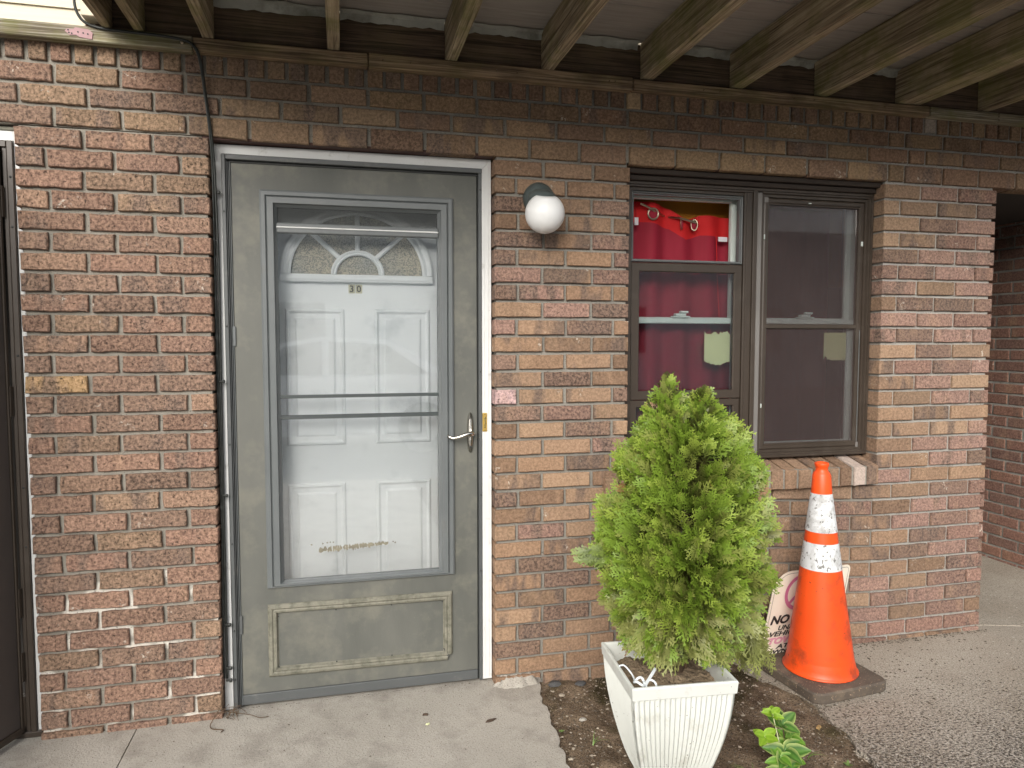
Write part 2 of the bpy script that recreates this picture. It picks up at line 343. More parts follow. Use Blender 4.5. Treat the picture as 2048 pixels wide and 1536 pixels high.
class MB:
    def __init__(s): s.v = []; s.f = []; s.c = None
    def add(s, vs_, fs):
        k = len(s.v); s.v += [tuple(v) for v in vs_]; s.f += [tuple(i + k for i in f) for f in fs]; return s
    def box(s, x0, x1, y0, y1, z0, z1, b=0.0015):
        if x1 < x0: x0, x1 = x1, x0
        if y1 < y0: y0, y1 = y1, y0
        if z1 < z0: z0, z1 = z1, z0
        b = min(b, (x1 - x0) * .3, (y1 - y0) * .3, (z1 - z0) * .3)
        X = (x0, x1); Y = (y0, y1); Z = (z0, z1); vv = []
        idx = {}
        for i in (0, 1):
            for j in (0, 1):
                for k in (0, 1):
                    sx, sy, sz = (1, -1)[i], (1, -1)[j], (1, -1)[k]
                    for ax in range(3):
                        p = [X[i] + sx * b, Y[j] + sy * b, Z[k] + sz * b]
                        p[ax] = (X, Y, Z)[ax][(i, j, k)[ax]]
                        idx[(i, j, k, ax)] = len(vv); vv.append(p)
        F = []
        I = lambda i, j, k, a: idx[(i, j, k, a)]
        for a in range(3):
            b1, b2 = (a + 1) % 3, (a + 2) % 3
            for s_ in (0, 1):
                q = []
                for (u, w) in ((0, 0), (1, 0), (1, 1), (0, 1)):
                    t = [0, 0, 0]; t[a] = s_; t[b1] = u; t[b2] = w; q.append(I(*t, a))
                F.append(q if s_ else q[::-1])
        for a in range(3):
            b1, b2 = (a + 1) % 3, (a + 2) % 3
            for u in (0, 1):
                for w in (0, 1):
                    t0 = [0, 0, 0]; t0[b1] = u; t0[b2] = w; t1 = list(t0); t1[a] = 1
                    q = [I(*t0, b1), I(*t1, b1), I(*t1, b2), I(*t0, b2)]
                    F.append(q if u == w else q[::-1])
        for i in (0, 1):
            for j in (0, 1):
                for k in (0, 1):
                    q = [I(i, j, k, 0), I(i, j, k, 1), I(i, j, k, 2)]
                    F.append(q if (i + j + k) % 2 else q[::-1])
        return s.add(vv, F)
    def tube(s, pts, r, seg=8, caps=True):
        pts = [Vector(p) for p in pts]; n = len(pts); rs = r if isinstance(r, (list, tuple)) else [r] * n
        up = Vector((0, 0, 1)); vv = []; F = []
        prev = None
        for i, p in enumerate(pts):
            d = (pts[min(i + 1, n - 1)] - pts[max(i - 1, 0)]).normalized()
            if prev is None:
                a = d.cross(up if abs(d.z) < .9 else Vector((1, 0, 0))).normalized()
            else:
                a = (prev - d * prev.dot(d)).normalized()
            prev = a; b = d.cross(a)
            for k in range(seg):
                t = 2 * math.pi * k / seg; vv.append(p + (a * math.cos(t) + b * math.sin(t)) * rs[i])
        for i in range(n - 1):
            for k in range(seg):
                F.append((i * seg + k, i * seg + (k + 1) % seg, (i + 1) * seg + (k + 1) % seg, (i + 1) * seg + k))
        if caps: F += [tuple(range(seg))[::-1], tuple((n - 1) * seg + k for k in range(seg))]
        return s.add(vv, F)
    def lathe(s, prof, seg=32, M_=None, caps=True):
        vv = []; F = []; n = len(prof)
        for (r, z) in prof:
            for k in range(seg):
                t = 2 * math.pi * k / seg; vv.append(Vector((r * math.cos(t), r * math.sin(t), z)))
        if M_: vv = [M_ @ v for v in vv]
        for i in range(n - 1):
            for k in range(seg):
                F.append((i * seg + k, i * seg + (k + 1) % seg, (i + 1) * seg + (k + 1) % seg, (i + 1) * seg + k))
        if caps: F += [tuple(range(seg))[::-1], tuple((n - 1) * seg + k for k in range(seg))]
        return s.add(vv, F)
    def frame(s, x0, x1, z0, z1, prof, open_bottom=False, bf=1.0):
        """mitred frame: prof = [(inset, y), ...] swept round the rectangle"""
        vv = []; F = []
        for (i, y) in prof:
            vv += [(x0 + i, y, z0 if open_bottom else z0 + i * bf), (x1 - i, y, z0 if open_bottom else z0 + i * bf), (x1 - i, y, z1 - i), (x0 + i, y, z1 - i)]
        for a in range(len(prof) - 1):
            for k in range(4):
                if open_bottom and k == 0: continue
                F.append((a * 4 + k, a * 4 + (k + 1) % 4, a * 4 + 4 + (k + 1) % 4, a * 4 + 4 + k))
        return s.add(vv, F)
    def prism(s, pts, y0, y1):
        n = len(pts); vv = [(x, y0, z) for x, z in pts] + [(x, y1, z) for x, z in pts]
        F = [tuple(range(n)), tuple(range(2 * n - 1, n - 1, -1))] + [(i, i + n, (i + 1) % n + n, (i + 1) % n) for i in range(n)]
        return s.add(vv, F)
    def mesh(s, name, smooth=False):
        me = bpy.data.meshes.new(name); me.from_pydata(s.v, [], s.f); me.update()
        if smooth: me.polygons.foreach_set('use_smooth', [True] * len(me.polygons))
        return me
    def build(s, name, mat, parent=None, kind=None, label=None, smooth=False):
        return link(name, s.mesh(name, smooth), mat, parent, kind, label)
def set_attr(me, name, arr, typ='FLOAT_COLOR', dom='POINT'):
    a = me.attributes.new(name, typ, dom)
    a.data.foreach_set('color' if typ == 'FLOAT_COLOR' else 'value', np.asarray(arr, dtype=np.float32).ravel())

# ------------------------------------------------------------------ ground
def sheet(name, mat, poly, z, t=.03, jag=None):
    """flat slab polygon (x, y) with a real edge of thickness t"""
    b = MB(); n = len(poly)
    b.add([(x, y, z) for x, y in poly] + [(x, y, z - t) for x, y in poly],
          [tuple(range(n))] + [(i, i + n, (i + 1) % n + n, (i + 1) % n) for i in range(n)])
    return b.build(name, mat, None, 'structure')
g = MB().add([(-150, -150, -.06), (150, -150, -.06), (150, 150, -.06), (-150, 150, -.06)], [(0, 1, 2, 3)])
g.build('ground', 'asphalt', None, 'structure')
random.seed(3)
edge = [(.185, .03), (.170, -.05), (.166, -.075), (.150, -.13), (.144, -.17), (.150, -.22), (.140, -.27), (.132, -.33), (.136, -.38), (.122, -.45), (.124, -.50), (.112, -.57), (.116, -.66), (.104, -.8), (.11, -1.0), (.10, -1.4), (.1, -2.2), (.1, -4.2)]
ej = []
for (a, b) in zip(edge[:-1], edge[1:]):
    k = max(1, int(abs(b[1] - a[1]) / .02))
    for i in range(k):
        t = i / k; ej.append((a[0] + (b[0] - a[0]) * t + random.uniform(-.006, .006), a[1] + (b[1] - a[1]) * t))
ej.append(edge[-1])
sheet('walkway', 'concrete', [(-1.2765, .3)] + [(-1.2765, -4.2)] + ej[::-1] + [(.185, .3)], 0.0)
sheet('walkway', 'concrete', [(-4.2, 1.0), (-4.2, -4.2), (-1.2805, -4.2), (-1.2805, 1.0)], 0.0)
drv = [(1.03, .12), (1.05, -.15), (1.10, -.30), (1.115, -.36), (1.125, -.43), (1.10, -.52), (1.105, -.60), (1.075, -.70), (1.08, -.80), (1.06, -.95), (1.07, -1.3), (1.0, -2.0), (1.0, -4.2)]
dj = []
for (a, b) in zip(drv[:-1], drv[1:]):
    k = max(1, int(abs(b[1] - a[1]) / .025))
    for i in range(k):
        t = i / k; dj.append((a[0] + (b[0] - a[0]) * t + random.uniform(-.007, .007), a[1] + (b[1] - a[1]) * t))
dj.append(drv[-1])
crack = [(2.30, .04), (2.38, .036), (2.45, .012), (2.53, -.01), (2.62, -.04), (2.8, -.06), (3.1, -.05), (3.4, -.07), (6, -.08)]
sheet('driveway', 'driveway', dj + [(6, -4.2)] + [(x, y - .004) for x, y in crack[::-1]] + [(2.2, .12)], 0.0)
sheet('passage_floor', 'driveway', [(x, y + .004) for x, y in crack] + [(6, 4.5), (2.21, 4.5), (2.21, .124)], 0.002)
# soil with small relief
def soil_sheet():
    nx, ny = 90, 160; xs = np.linspace(.04, 1.24, nx); ys = np.linspace(.12, -4.2, ny)
    X, Y = np.meshgrid(xs, ys)
    Z = -.016 + rng.normal(0, .0022, X.shape) + .008 * np.sin(X * 9 + 1) * np.cos(Y * 7) + .005 * np.sin(X * 31 + Y * 23)
    Z += .012 * np.exp(-((X - .32) ** 2 + (Y + .02) ** 2) / .02)
    b = MB(); b.v = [tuple(v) for v in np.stack([X, Y, Z], -1).reshape(-1, 3)]
    b.f = [(r * nx + c, (r + 1) * nx + c, (r + 1) * nx + c + 1, r * nx + c + 1) for r in range(ny - 1) for c in range(nx - 1)]
    b.build('soil', 'soil', None, 'structure', smooth=True)
soil_sheet()

# ------------------------------------------------------------------ brick wall
HEAD = 2.045
RH = .0677
def zline(n, x):
    """height of the top of course n (0 = first below the heads) at x"""
    if n < 0: return HEAD - n * RH
    if x < -.9: return HEAD - .0003 - n * .0673
    m = HEAD - .0132 - n * .06647; r = HEAD - .0145 - n * .06935
    if x <= .545: return m
    if x >= 1.72: return r
    t = (x - .545) / (1.72 - .545); return m * (1 - t) + r * t
def brick_mesh(x0, x1, zf, y0, depth, col, rnd, rough, jit=.0012, gap=.0066):
    """zf = (z bottom left, z bottom right, z top left, z top right) of the cell; ragged outline, chamfered face"""
    a, b = x0 + gap + random.uniform(-.001, .001), x1 - gap + random.uniform(-.001, .001)
    L = b - a; nx = max(2, int(L / .026)); g2 = .0058
    zb = lambda x: zf[0] + (zf[1] - zf[0]) * (x - x0) / (x1 - x0) + g2
    zt = lambda x: zf[2] + (zf[3] - zf[2]) * (x - x0) / (x1 - x0) - g2
    tilt = random.uniform(-.001, .001)
    per = []
    for i in range(nx): x = a + L * i / nx; per.append((x, zb(x) + tilt))
    per.append((b, zb(b) + tilt)); per.append((b, (zb(b) + zt(b)) / 2))
    for i in range(nx): x = b - L * i / nx; per.append((x, zt(x) + tilt))
    per.append((a, zt(a) + tilt)); per.append((a, (zb(a) + zt(a)) / 2))
    n = len(per); cx = sum(p[0] for p in per) / n; cz = sum(p[1] for p in per) / n
    face = y0 + random.uniform(-.0022, .0018); tw = random.uniform(-.008, .008)
    V = []
    jt = [(random.uniform(-jit, jit), random.uniform(-jit, jit)) for _ in per]
    for (x, z) in per: V.append((x, y0 + depth, z))
    for (x, z), (dx, dz) in zip(per, jt): V.append((x + dx, face + .0038 + random.uniform(-.0006, .0006), z + dz))
    for (x, z), (dx, dz) in zip(per, jt):
        ux = -1 if x > cx + L / 2 - .004 else (1 if x < cx - L / 2 + .004 else 0); uz = -1 if z > cz else 1
        ins = .0024 + random.uniform(0, .0012)
        V.append((x + dx + ux * ins, face + (x - cx) * tw + random.uniform(-.0005, .0005), z + dz + (uz * ins if abs(z - cz) > .012 else 0)))
    F = []
    for r in (0, 1):
        for k in range(n):
            F.append((r * n + k, r * n + (k + 1) % n, (r + 1) * n + (k + 1) % n, (r + 1) * n + k))
    F.append(tuple(2 * n + k for k in range(n)))
    return V, F, (*col, rnd), rough
BR = []          # (area weight, name, V, F, col, rough)
PINK = [(.19, .115, .09), (.30, .19, .125), (.31, .165, .125), (.28, .145, .115), (.34, .195, .14), (.24, .13, .105), (.27, .155, .12), (.25, .15, .12), (.31, .17, .13), (.33, .205, .14)]
TAN = [(.33, .215, .135), (.30, .19, .115), (.27, .17, .105), (.36, .24, .15), (.31, .205, .13)]
DARKB = [(.17, .115, .085), (.20, .13, .10), (.15, .10, .08)]
ROSE = [(.32, .195, .155), (.29, .175, .145), (.27, .15, .12)]
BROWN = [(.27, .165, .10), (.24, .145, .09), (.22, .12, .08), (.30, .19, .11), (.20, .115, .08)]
def pick(x, n):
    r = random.random()
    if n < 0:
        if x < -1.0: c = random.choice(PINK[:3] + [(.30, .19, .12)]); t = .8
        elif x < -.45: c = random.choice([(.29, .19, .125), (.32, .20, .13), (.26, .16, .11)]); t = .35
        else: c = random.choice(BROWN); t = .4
    elif x < -.9:
        c = random.choice(PINK); t = .95
        if r < .006: c = (.46, .30, .13)
        elif r < .18: c = (.25, .13, .10)
    elif x < 1.0:
        c = random.choice(TAN) if r < .76 else random.choice(ROSE[1:2] + DARKB); t = .25 if r < .76 else .7
    else:
        pr = (x - 1.6) / 1.1
        if r < .72 - pr: c = random.choice(TAN); t = .3
        elif r < .88: c = random.choice(ROSE); t = .7
        else: c = random.choice(DARKB); t = .5
    f = random.choice([.60, .75, .85, .92, 1.0, 1.06]) * (.93 if x > -.9 else .86)
    if x < -.9 or n < 0: c = (c[0] * .96, c[1] * 1.06, c[2] * .99)
    elif x > 1.0: c = (c[0] * .97, c[1] * 1.0, c[2] * 1.03)
    return tuple(min(.55, v * f) for v in c), t
def add_brick(x0, x1, n, y0=0.0, depth=.09, name='brick', col=None):
    zf = (zline(n + 1, x0), zline(n + 1, x1), zline(n, x0), zline(n, x1))
    if n >= 0:
        xr = (x0 + x1) / 2; 
    c, t = pick((x0 + x1) / 2, n)
    if n == 13 and -.02 < x0 < .03: c = (.62, .43, .45); t = 1.0
    if n == 12 and x0 < -1.5: c = (.46, .30, .13)
    V, F, cc, t = brick_mesh(x0, x1, zf, y0, depth, c, random.random(), t, .0019 if (x1 < -.9) else .0010)
    cx = (x0 + x1) / 2; d2 = (cx - cam.location.x) ** 2 + cam.location.y ** 2 + (zf[0] - 1.35) ** 2
    vis = 1.0
    if name == 'brick':
        if cx < -1.65 or cx > 2.5: vis = .1
        if .15 < cx < .8 and zf[0] < .95 and .0 < zf[0]: vis = .2 if .25 < cx < .75 else .8
        if zf[2] < .03: vis = .3
    BR.append((vis * (x1 - x0) / d2, name, V, F, cc, t))
def row(joints, n, **k):
    for a, b in zip(joints[:-1], joints[1:]):
        ja = 0 if a == joints[0] else random.uniform(-.005, .005)
        add_brick(a + (0 if a == joints[0] else row.j), b + (row.j2 if b != joints[-1] else 0), n, **k)
def rowj(joints, n, amp=.004, **k):
    js = [joints[0]] + [j + random.uniform(-amp, amp) for j in joints[1:-1]] + [joints[-1]]
    for a, b in zip(js[:-1], js[1:]): add_brick(a, b, n, **k)
random.seed(5)
G = .0066
for n in range(0, 31):
    if n % 2 == 0: j = [-1.581 - G + n * .0003, -1.383, -1.176, -.998 + G]
    else: j = [-1.581 - G + n * .0003, -1.49, -1.29, -1.088, -.998 + G]
    rowj(j, n, .007)
    rowj([-4.06 + (.1 if n % 2 else 0) + .2 * k for k in range(8)] + [-2.50 + G], n)
    lim = n <= 18
    if lim:
        rowj([0 - G, .191, .390, .543 + G] if n % 2 == 0 else [0 - G, .088, .283, .477, .543 + G], n)
        rowj([1.724 - G, 1.91, 2.11, 2.316 + G] if n % 2 == 0 else [1.724 - G, 1.805, 2.002, 2.215, 2.316 + G], n)
    else:
        if n % 2 == 0: j = [0 - G, .191, .390, .500, .69, .895, 1.098, 1.30, 1.505, 1.708, 1.912, 2.119, 2.316 + G]
        else: j = [0 - G, .088, .283, .477, .595, .79, .995, 1.20, 1.40, 1.602, 1.81, 2.017, 2.228, 2.316 + G]
        rowj(j, n)
for n in (-1, -2, -3):
    st = -1.463 + (0 if n != -2 else -.098)
    j = [st + .2 * k for k in range(-13, 17 if n != -2 else 18)] + ([1.82] if n != -2 else []) + [(2.02 if n != -2 else 1.93) + .2 * k for k in range(8)]
    rowj([x for i, x in enumerate(j)], n)
# soldier course under the deck
random.seed(8)
xs = []; x = -4.06
while x < 3.4: xs.append(x); x += .0665 + random.uniform(-.0015, .0015)
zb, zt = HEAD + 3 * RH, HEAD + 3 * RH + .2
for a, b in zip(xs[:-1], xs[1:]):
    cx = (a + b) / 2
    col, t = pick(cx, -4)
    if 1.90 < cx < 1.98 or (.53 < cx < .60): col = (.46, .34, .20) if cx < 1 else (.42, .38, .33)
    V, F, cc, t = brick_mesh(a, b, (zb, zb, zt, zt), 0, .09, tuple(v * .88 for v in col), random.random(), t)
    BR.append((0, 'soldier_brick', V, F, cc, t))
# sill bricks, sloping rowlock
x = 1.716
sills = []
while x > .5: sills.append((x - .0675, x)); x -= .0675
wall = thing('brick_wall', 'weathered red and tan brick wall with a soldier course under the deck', 'brick wall', (.35, .05, 0))
for (a, b) in sills:
    c, t = pick(.3, 3)
    if abs((a + b) / 2 - 1.61) < .03: c = (.50, .42, .37)
    V, F, cc, t = brick_mesh(a, b, (.716, .716, .806, .806), -.030, .135, c, random.random(), .3)
    V = [(vx, vy, vz + (.035 * (vy + .03) / .135 if vz > .76 else 0)) for vx, vy, vz in V]
    BR.append((0, 'sill_brick', V, F, cc, t))
def brick_obj(V, F, cc, t, name, parent):
    me = bpy.data.meshes.new(name); me.from_pydata(V, [], F); me.update()
    set_attr(me, 'bc', [cc] * len(V)); set_attr(me, 'bt', [t] * len(V), 'FLOAT')
    return link(name, me, 'brick', parent)
def brick_join(L, name, parent):
    v = []; f = []; c = []; t = []
    for (_, _, V, F, cc, tt) in L:
        k = len(v); v += V; f += [tuple(i + k for i in q) for q in F]; c += [cc] * len(V); t += [tt] * len(V)
    me = bpy.data.meshes.new(name); me.from_pydata(v, [], f); me.update()
    set_attr(me, 'bc', c); set_attr(me, 'bt', t, 'FLOAT')
    return link(name, me, 'brick', parent, 'stuff')
st = sorted([q for q in BR if q[1] == 'brick'], key=lambda q: -q[0])
for q in st[:300]: brick_obj(*q[2:], 'brick', wall)
brick_join(st[300:], 'remaining_bricks', wall)
for q in BR:
    if q[1] != 'brick': brick_obj(*q[2:], q[1], wall)
mo = MB()
my = .0125
def mbox(x0, x1, z0, z1, y0=my, y1=.1): mo.box(x0, x1, y0, y1, z0, z1, .0004)
mbox(-1.570, -1.007, -.1, HEAD - .001)
mbox(-4.05, 3.4, HEAD - .001 + .003, HEAD + 3 * RH + .21, my - .001)
mbox(-4.05, -2.507, -.1, HEAD - .001); mbox(.009, .534, -.1, HEAD - .001)
mbox(.534, 1.734, -.1, .745)
mbox(1.734, 2.305, -.1, HEAD - .001)
mo.box(.51, 1.713, -.0205, .10, .722, .803, .0004)
mo.build('mortar', 'mortar', wall)
# brown steel lintel over the door, backing of the wall
MB().box(-1.02, .0, .012, .10, HEAD - .008, HEAD + .002, .001).build('lintel', 'lintel', wall)
MB().box(.54, 1.73, .02, .10, HEAD - .006, HEAD + .0018, .001).build('lintel', 'lintel', wall)

# wall of the passage on the right
side = thing('brick_wall', 'dark red brick side wall inside the covered passage at the right', 'brick wall', (3.36, .8, 0))
random.seed(21)
SB = []
ys0 = [-.02, .18, .385, .59, .795, 1.0, 1.2, 1.4, 1.6]; ys1 = [-.02, .08, .285, .49, .69, .895, 1.1, 1.3, 1.5, 1.6]
for n in range(-1, 31):
    js = ys0 if n % 2 else ys1
    z1 = HEAD - .01 - n * .0672; z0 = z1 - .0672
    for a, b in zip(js[:-1], js[1:]):
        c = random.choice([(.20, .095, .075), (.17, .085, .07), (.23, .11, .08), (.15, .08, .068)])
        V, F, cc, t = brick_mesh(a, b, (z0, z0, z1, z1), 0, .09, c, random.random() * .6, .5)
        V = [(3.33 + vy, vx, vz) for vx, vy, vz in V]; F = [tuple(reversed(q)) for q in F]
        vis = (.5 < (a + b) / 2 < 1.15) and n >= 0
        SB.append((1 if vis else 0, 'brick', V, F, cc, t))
for q in SB:
    if q[0]: brick_obj(*q[2:], 'brick', side)
brick_join([q for q in SB if not q[0]], 'remaining_bricks', side)
sb = MB().box(3.337, 3.43, -.012, 4.4, -.1, 2.3, .001); sb.build('mortar', 'mortar', side)
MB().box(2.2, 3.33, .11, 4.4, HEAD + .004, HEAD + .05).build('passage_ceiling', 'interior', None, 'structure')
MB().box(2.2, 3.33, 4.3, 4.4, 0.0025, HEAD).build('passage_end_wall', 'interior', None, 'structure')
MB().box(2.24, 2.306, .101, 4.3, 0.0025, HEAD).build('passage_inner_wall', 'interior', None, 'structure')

# interior shell so no daylight leaks behind door and window
ib = MB()
ib.box(-2.6, 2.2, 1.35, 1.4, 0.003, 2.3); ib.box(-2.6, -2.50, .11, 1.35, 0.003, 2.3); ib.box(2.2, 2.23, .101, 1.4, 0.003, 2.3)
ib.box(-2.6, 2.23, .101, 1.4, 2.30, 2.33); ib.box(-2.49, 2.2, .31, 1.35, 0.004, .03)
ib.box(-.99, .0, .18, .20, HEAD + .003, 2.3); ib.box(.0, .545, .101, .20, .03, 2.3); ib.box(.545, 1.72, .13, .20, .03, .80)
ib.box(1.75, 2.2, .101, .2, .03, 2.3); ib.box(-1.57, -1.0, .101, .2, .03, 2.3)
ib.box(.545, 1.75, .131, .2, HEAD + .004, 2.3)
ib.build('interior_wall', 'interior', None, 'structure')

# ------------------------------------------------------------------ door frame (white casing + grey storm frame)
df = thing('door_frame', 'white casing and grey metal frame around the middle doorway', 'door frame', (-.49, .06, 0))
CY = .050
MB().add([(-.996, CY, .006), (-.968, CY, .006), (-.965, CY, 2.001), (-.987, CY, 2.032), (-.996, .10, .006), (-.968, .10, .006), (-.965, .10, 2.001), (-.987, .10, 2.032)],
         [(0, 1, 2, 3), (4, 7, 6, 5), (0, 4, 5, 1), (1, 5, 6, 2), (0, 3, 7, 4)]).build('casing', 'casing', df)
MB().add([(-.040, CY, .012), (-.004, CY, .012), (-.004, CY, 2.034), (-.040, CY, 1.998), (-.040, .10, .012), (-.004, .10, .012), (-.004, .10, 2.034), (-.040, .10, 1.998)],
         [(0, 1, 2, 3), (4, 7, 6, 5), (0, 4, 5, 1), (1, 5, 6, 2), (0, 3, 7, 4)]).build('casing', 'casing', df)
MB().add([(-.987, CY + .001, 2.0325), (-.9645, CY + .001, 2.0015), (-.0405, CY + .001, 1.999), (-.004, CY + .001, 2.0345), (-.987, .10, 2.0325), (-.9645, .10, 2.0015), (-.0405, .10, 1.999), (-.004, .10, 2.0345)],
         [(0, 1, 2, 3), (4, 7, 6, 5), (0, 4, 5, 1), (1, 5, 6, 2), (2, 6, 7, 3), (0, 3, 7, 4)]).build('casing', 'casing', df)
# thin grooves of the casing profile, as raised beads
b = MB(); b.box(-.034, -.031, CY - .002, CY + .004, .02, 1.99, .0006); b.box(-.018, -.0145, CY - .002, CY + .004, .02, 2.01, .0006); b.build('casing_bead', 'casing', df)
# storm frame channels
b = MB(); b.box(-.9645, -.951, .040, .10, .010, 1.999, .002); b.box(-.950, -.947, .046, .10, .010, 1.98, .001); b.build('frame_channel', 'storm_metal', df)
b = MB(); b.box(-.9445, -.9415, .050, .10, .010, 1.975, .001); b.box(-.0535, -.0405, .046, .10, .010, 1.985, .002); b.build('frame_channel', 'storm_metal', df)
b = MB(); b.box(-.9505, -.0405, .0405, .10, 1.981, 1.9985, .002); b.build('frame_channel', 'storm_metal', df)
b = MB(); b.box(-.9405, -.0545, .055, .10, 1.972, 1.980, .001); b.box(-.9465, -.945, .060, .10, .01, 1.98, .0003); b.box(-.060, -.054, .066, .10, .01, 1.97, .0003); b.box(-.90, -.06, .075, .11, .002, .012); b.build('weatherstrip', 'storm_black', df)
for z in (1.80, 1.40, .98, .62, .30, .12):
    MB().lathe([(.0035, 0), (.0035, .002), (.0012, .003)], 8, Matrix.Translation((-.958, .040, z)) @ Matrix.Rotation(rad(90), 4, 'X')).build('screw', 'storm_black', df)
for z in (1.92, 1.23, .75, .45):
    MB().lathe([(.003, 0), (.003, .002), (.0012, .003)], 8, Matrix.Translation((-.047, .046, z)) @ Matrix.Rotation(rad(90), 4, 'X')).build('screw', 'storm_black', df)
sp = MB().box(-.0395, -.0215, .0455, .0495, .998, 1.070, .001).build('strike_plate', 'brass', df)
b = MB()
random.seed(4)
for k in range(9):
    z = 1.012 + k * .005; b.box(-.033 + random.uniform(0, .003), -.028 + random.uniform(0, .003), .0446, .0453, z, z + .0028, .0002)
b.lathe([(.0016, 0), (.0016, .0012)], 8, Matrix.Translation((-.0305, .0452, 1.064)) @ Matrix.Rotation(rad(90), 4, 'X'))
b.lathe([(.0016, 0), (.0016, .0012)], 8, Matrix.Translation((-.0305, .0452, 1.003)) @ Matrix.Rotation(rad(90), 4, 'X'))
b.build('engraving', 'storm_black', sp)
b = MB(); b.box(-.060, -.052, .043, .048, .995, .998, .0005); b.box(-.060, -.052, .043, .048, .974, .977, .0005); b.build('latch', 'chrome', df)

# ------------------------------------------------------------------ storm door
sdoor = thing('storm_door', 'grey green storm door with tall glass and a lever handle, in front of a white door', 'storm door', (-.50, .07, 0))
X0, X1, DY = -.936, -.058, .058
d = MB()
# leaf built as four panel boards round the glass opening
def ring_panel(mb, o, i, yf, yb, bv=.002):
    (a0, a1, c0, c1), (b0, b1, e0, e1) = o, i
    L_ = [[(a0, yb, c0), (a1, yb, c0), (a1, yb, c1), (a0, yb, c1)], [(a0, yf + bv, c0), (a1, yf + bv, c0), (a1, yf + bv, c1), (a0, yf + bv, c1)],
          [(a0 + bv, yf, c0 + bv), (a1 - bv, yf, c0 + bv), (a1 - bv, yf, c1 - bv), (a0 + bv, yf, c1 - bv)], [(b0, yf, e0), (b1, yf, e0), (b1, yf, e1), (b0, yf, e1)], [(b0, yb, e0), (b1, yb, e0), (b1, yb, e1), (b0, yb, e1)]]
    mb.add([p for q in L_ for p in q], [(r * 4 + k, r * 4 + (k + 1) % 4, r * 4 + 4 + (k + 1) % 4, r * 4 + 4 + k) for r in range(4) for k in range(4)])
ring_panel(d, (X0, X1, .05, 1.974), (-.835, -.155, .450, 1.880), DY, .092)
d.build('door_panel', 'storm_panel', sdoor)
MB().box(X0, X1, DY - .005, .094, .012, .0495, .003).build('sweep', 'storm_metal', sdoor)
MB().box(X0 - .004, X0 - .0005, DY - .004, .09, .012, 1.974, .001).build('edge_strip', 'storm_metal_l', sdoor)
# glazing frame: stepped profile
b = MB().frame(-.842, -.150, .444, 1.884, [(-.001, DY + .002), (0, DY - .008), (.006, DY - .012), (.018, DY - .012), (.022, DY - .006), (.026, DY - .016), (.046, DY - .016), (.050, DY - .006), (.058, DY + .004), (.058, DY + .03)], bf=.32)
b.build('glazing_frame', 'storm_metal_l', sdoor)
MB().box(-.786, -.206, DY - .008, DY + .022, 1.735, 1.770, .003).build('sash_rail', 'storm_metal_l', sdoor)
MB().box(-.786, -.206, DY - .012, DY - .0085, 1.752, 1.757, .001).build('rail_bead', 'casing', sdoor)
MB().box(-.786, -.206, DY + .001, DY + .009, 1.139, 1.1515, .001).build('sash_rail', 'storm_dark', sdoor)
MB().box(-.786, -.206, DY + .006, DY + .018, 1.062, 1.077, .001).build('sash_rail', 'storm_dark', sdoor)
MB().box(-.786, -.206, DY + .003, DY + .006, 1.0775, 1.737, 0).build('glass_pane', 'glass_door', sdoor)
MB().box(-.786, -.206, DY + .012, DY + .015, .460, 1.0615, 0).build('glass_pane', 'glass_door', sdoor)
MB().box(-.785, -.207, DY + .006, DY + .0065, 1.769, 1.827, 0).build('insect_screen', 'screen_door', sdoor)
# kick panel molding, bottom right corner broken off
def kprof(): return [(0, DY), (0, DY - .006), (.006, DY - .012), (.014, DY - .013), (.019, DY - .009), (.024, DY - .012), (.030, DY - .011), (.033, DY - .004), (.036, DY)]
x0, x1, z0, z1 = -.843, -.160, .112, .378
def side_piece(A, B, inward, m0, m1):
    """molding length A->B (x,z); inward unit vector; mitre shifts m0, m1 along the run per unit inset"""
    A = Vector(A); B = Vector(B); run = (B - A).normalized(); V = []
    P_ = kprof()
    for (i, y) in P_:
        a = A + Vector(inward) * i + run * i * m0; c = B + Vector(inward) * i - run * i * m1
        V += [(a.x, y, a.y), (c.x, y, c.y)]
    F = [(2 * k, 2 * k + 1, 2 * k + 3, 2 * k + 2) for k in range(len(P_) - 1)]
    n = len(P_); F += [tuple(2 * k for k in range(n)), tuple(2 * k + 1 for k in range(n))[::-1]]
    return MB().add(V, F)
side_piece((x0, z1 + .004), (x1, z1 - .002), (0, -1), 1, 1).build('kick_molding', 'kick_wood', sdoor)
side_piece((x0, z0 - .001), (x0, z1 + .003), (1, 0), 1, 1).build('kick_molding', 'kick_wood', sdoor)
side_piece((x0, z0 - .002), (x1 - .020, z0 - .009), (0, 1), 1, 0).build('kick_molding', 'kick_wood', sdoor)
side_piece((x1, z0 + .016), (x1, z1 - .003), (-1, 0), 0, 1).build('kick_molding', 'kick_wood', sdoor)
b = MB(); b.prism([(-.196, .150), (-.188, .152), (-.178, .136), (-.172, .120), (-.180, .112), (-.186, .128)], DY - .010, DY + .001); b.build('broken_corner', 'broken', sdoor)
for (x, z) in [(-.806, .338), (-.60, .345), (-.395, .345), (-.200, .340), (-.806, .148), (-.60, .146), (-.395, .148)]:
    MB().lathe([(.0028, 0), (.0028, .001)], 8, Matrix.Translation((x, DY - .0118, z)) @ Matrix.Rotation(rad(90), 4, 'X')).build('nail_hole', 'storm_black', sdoor)
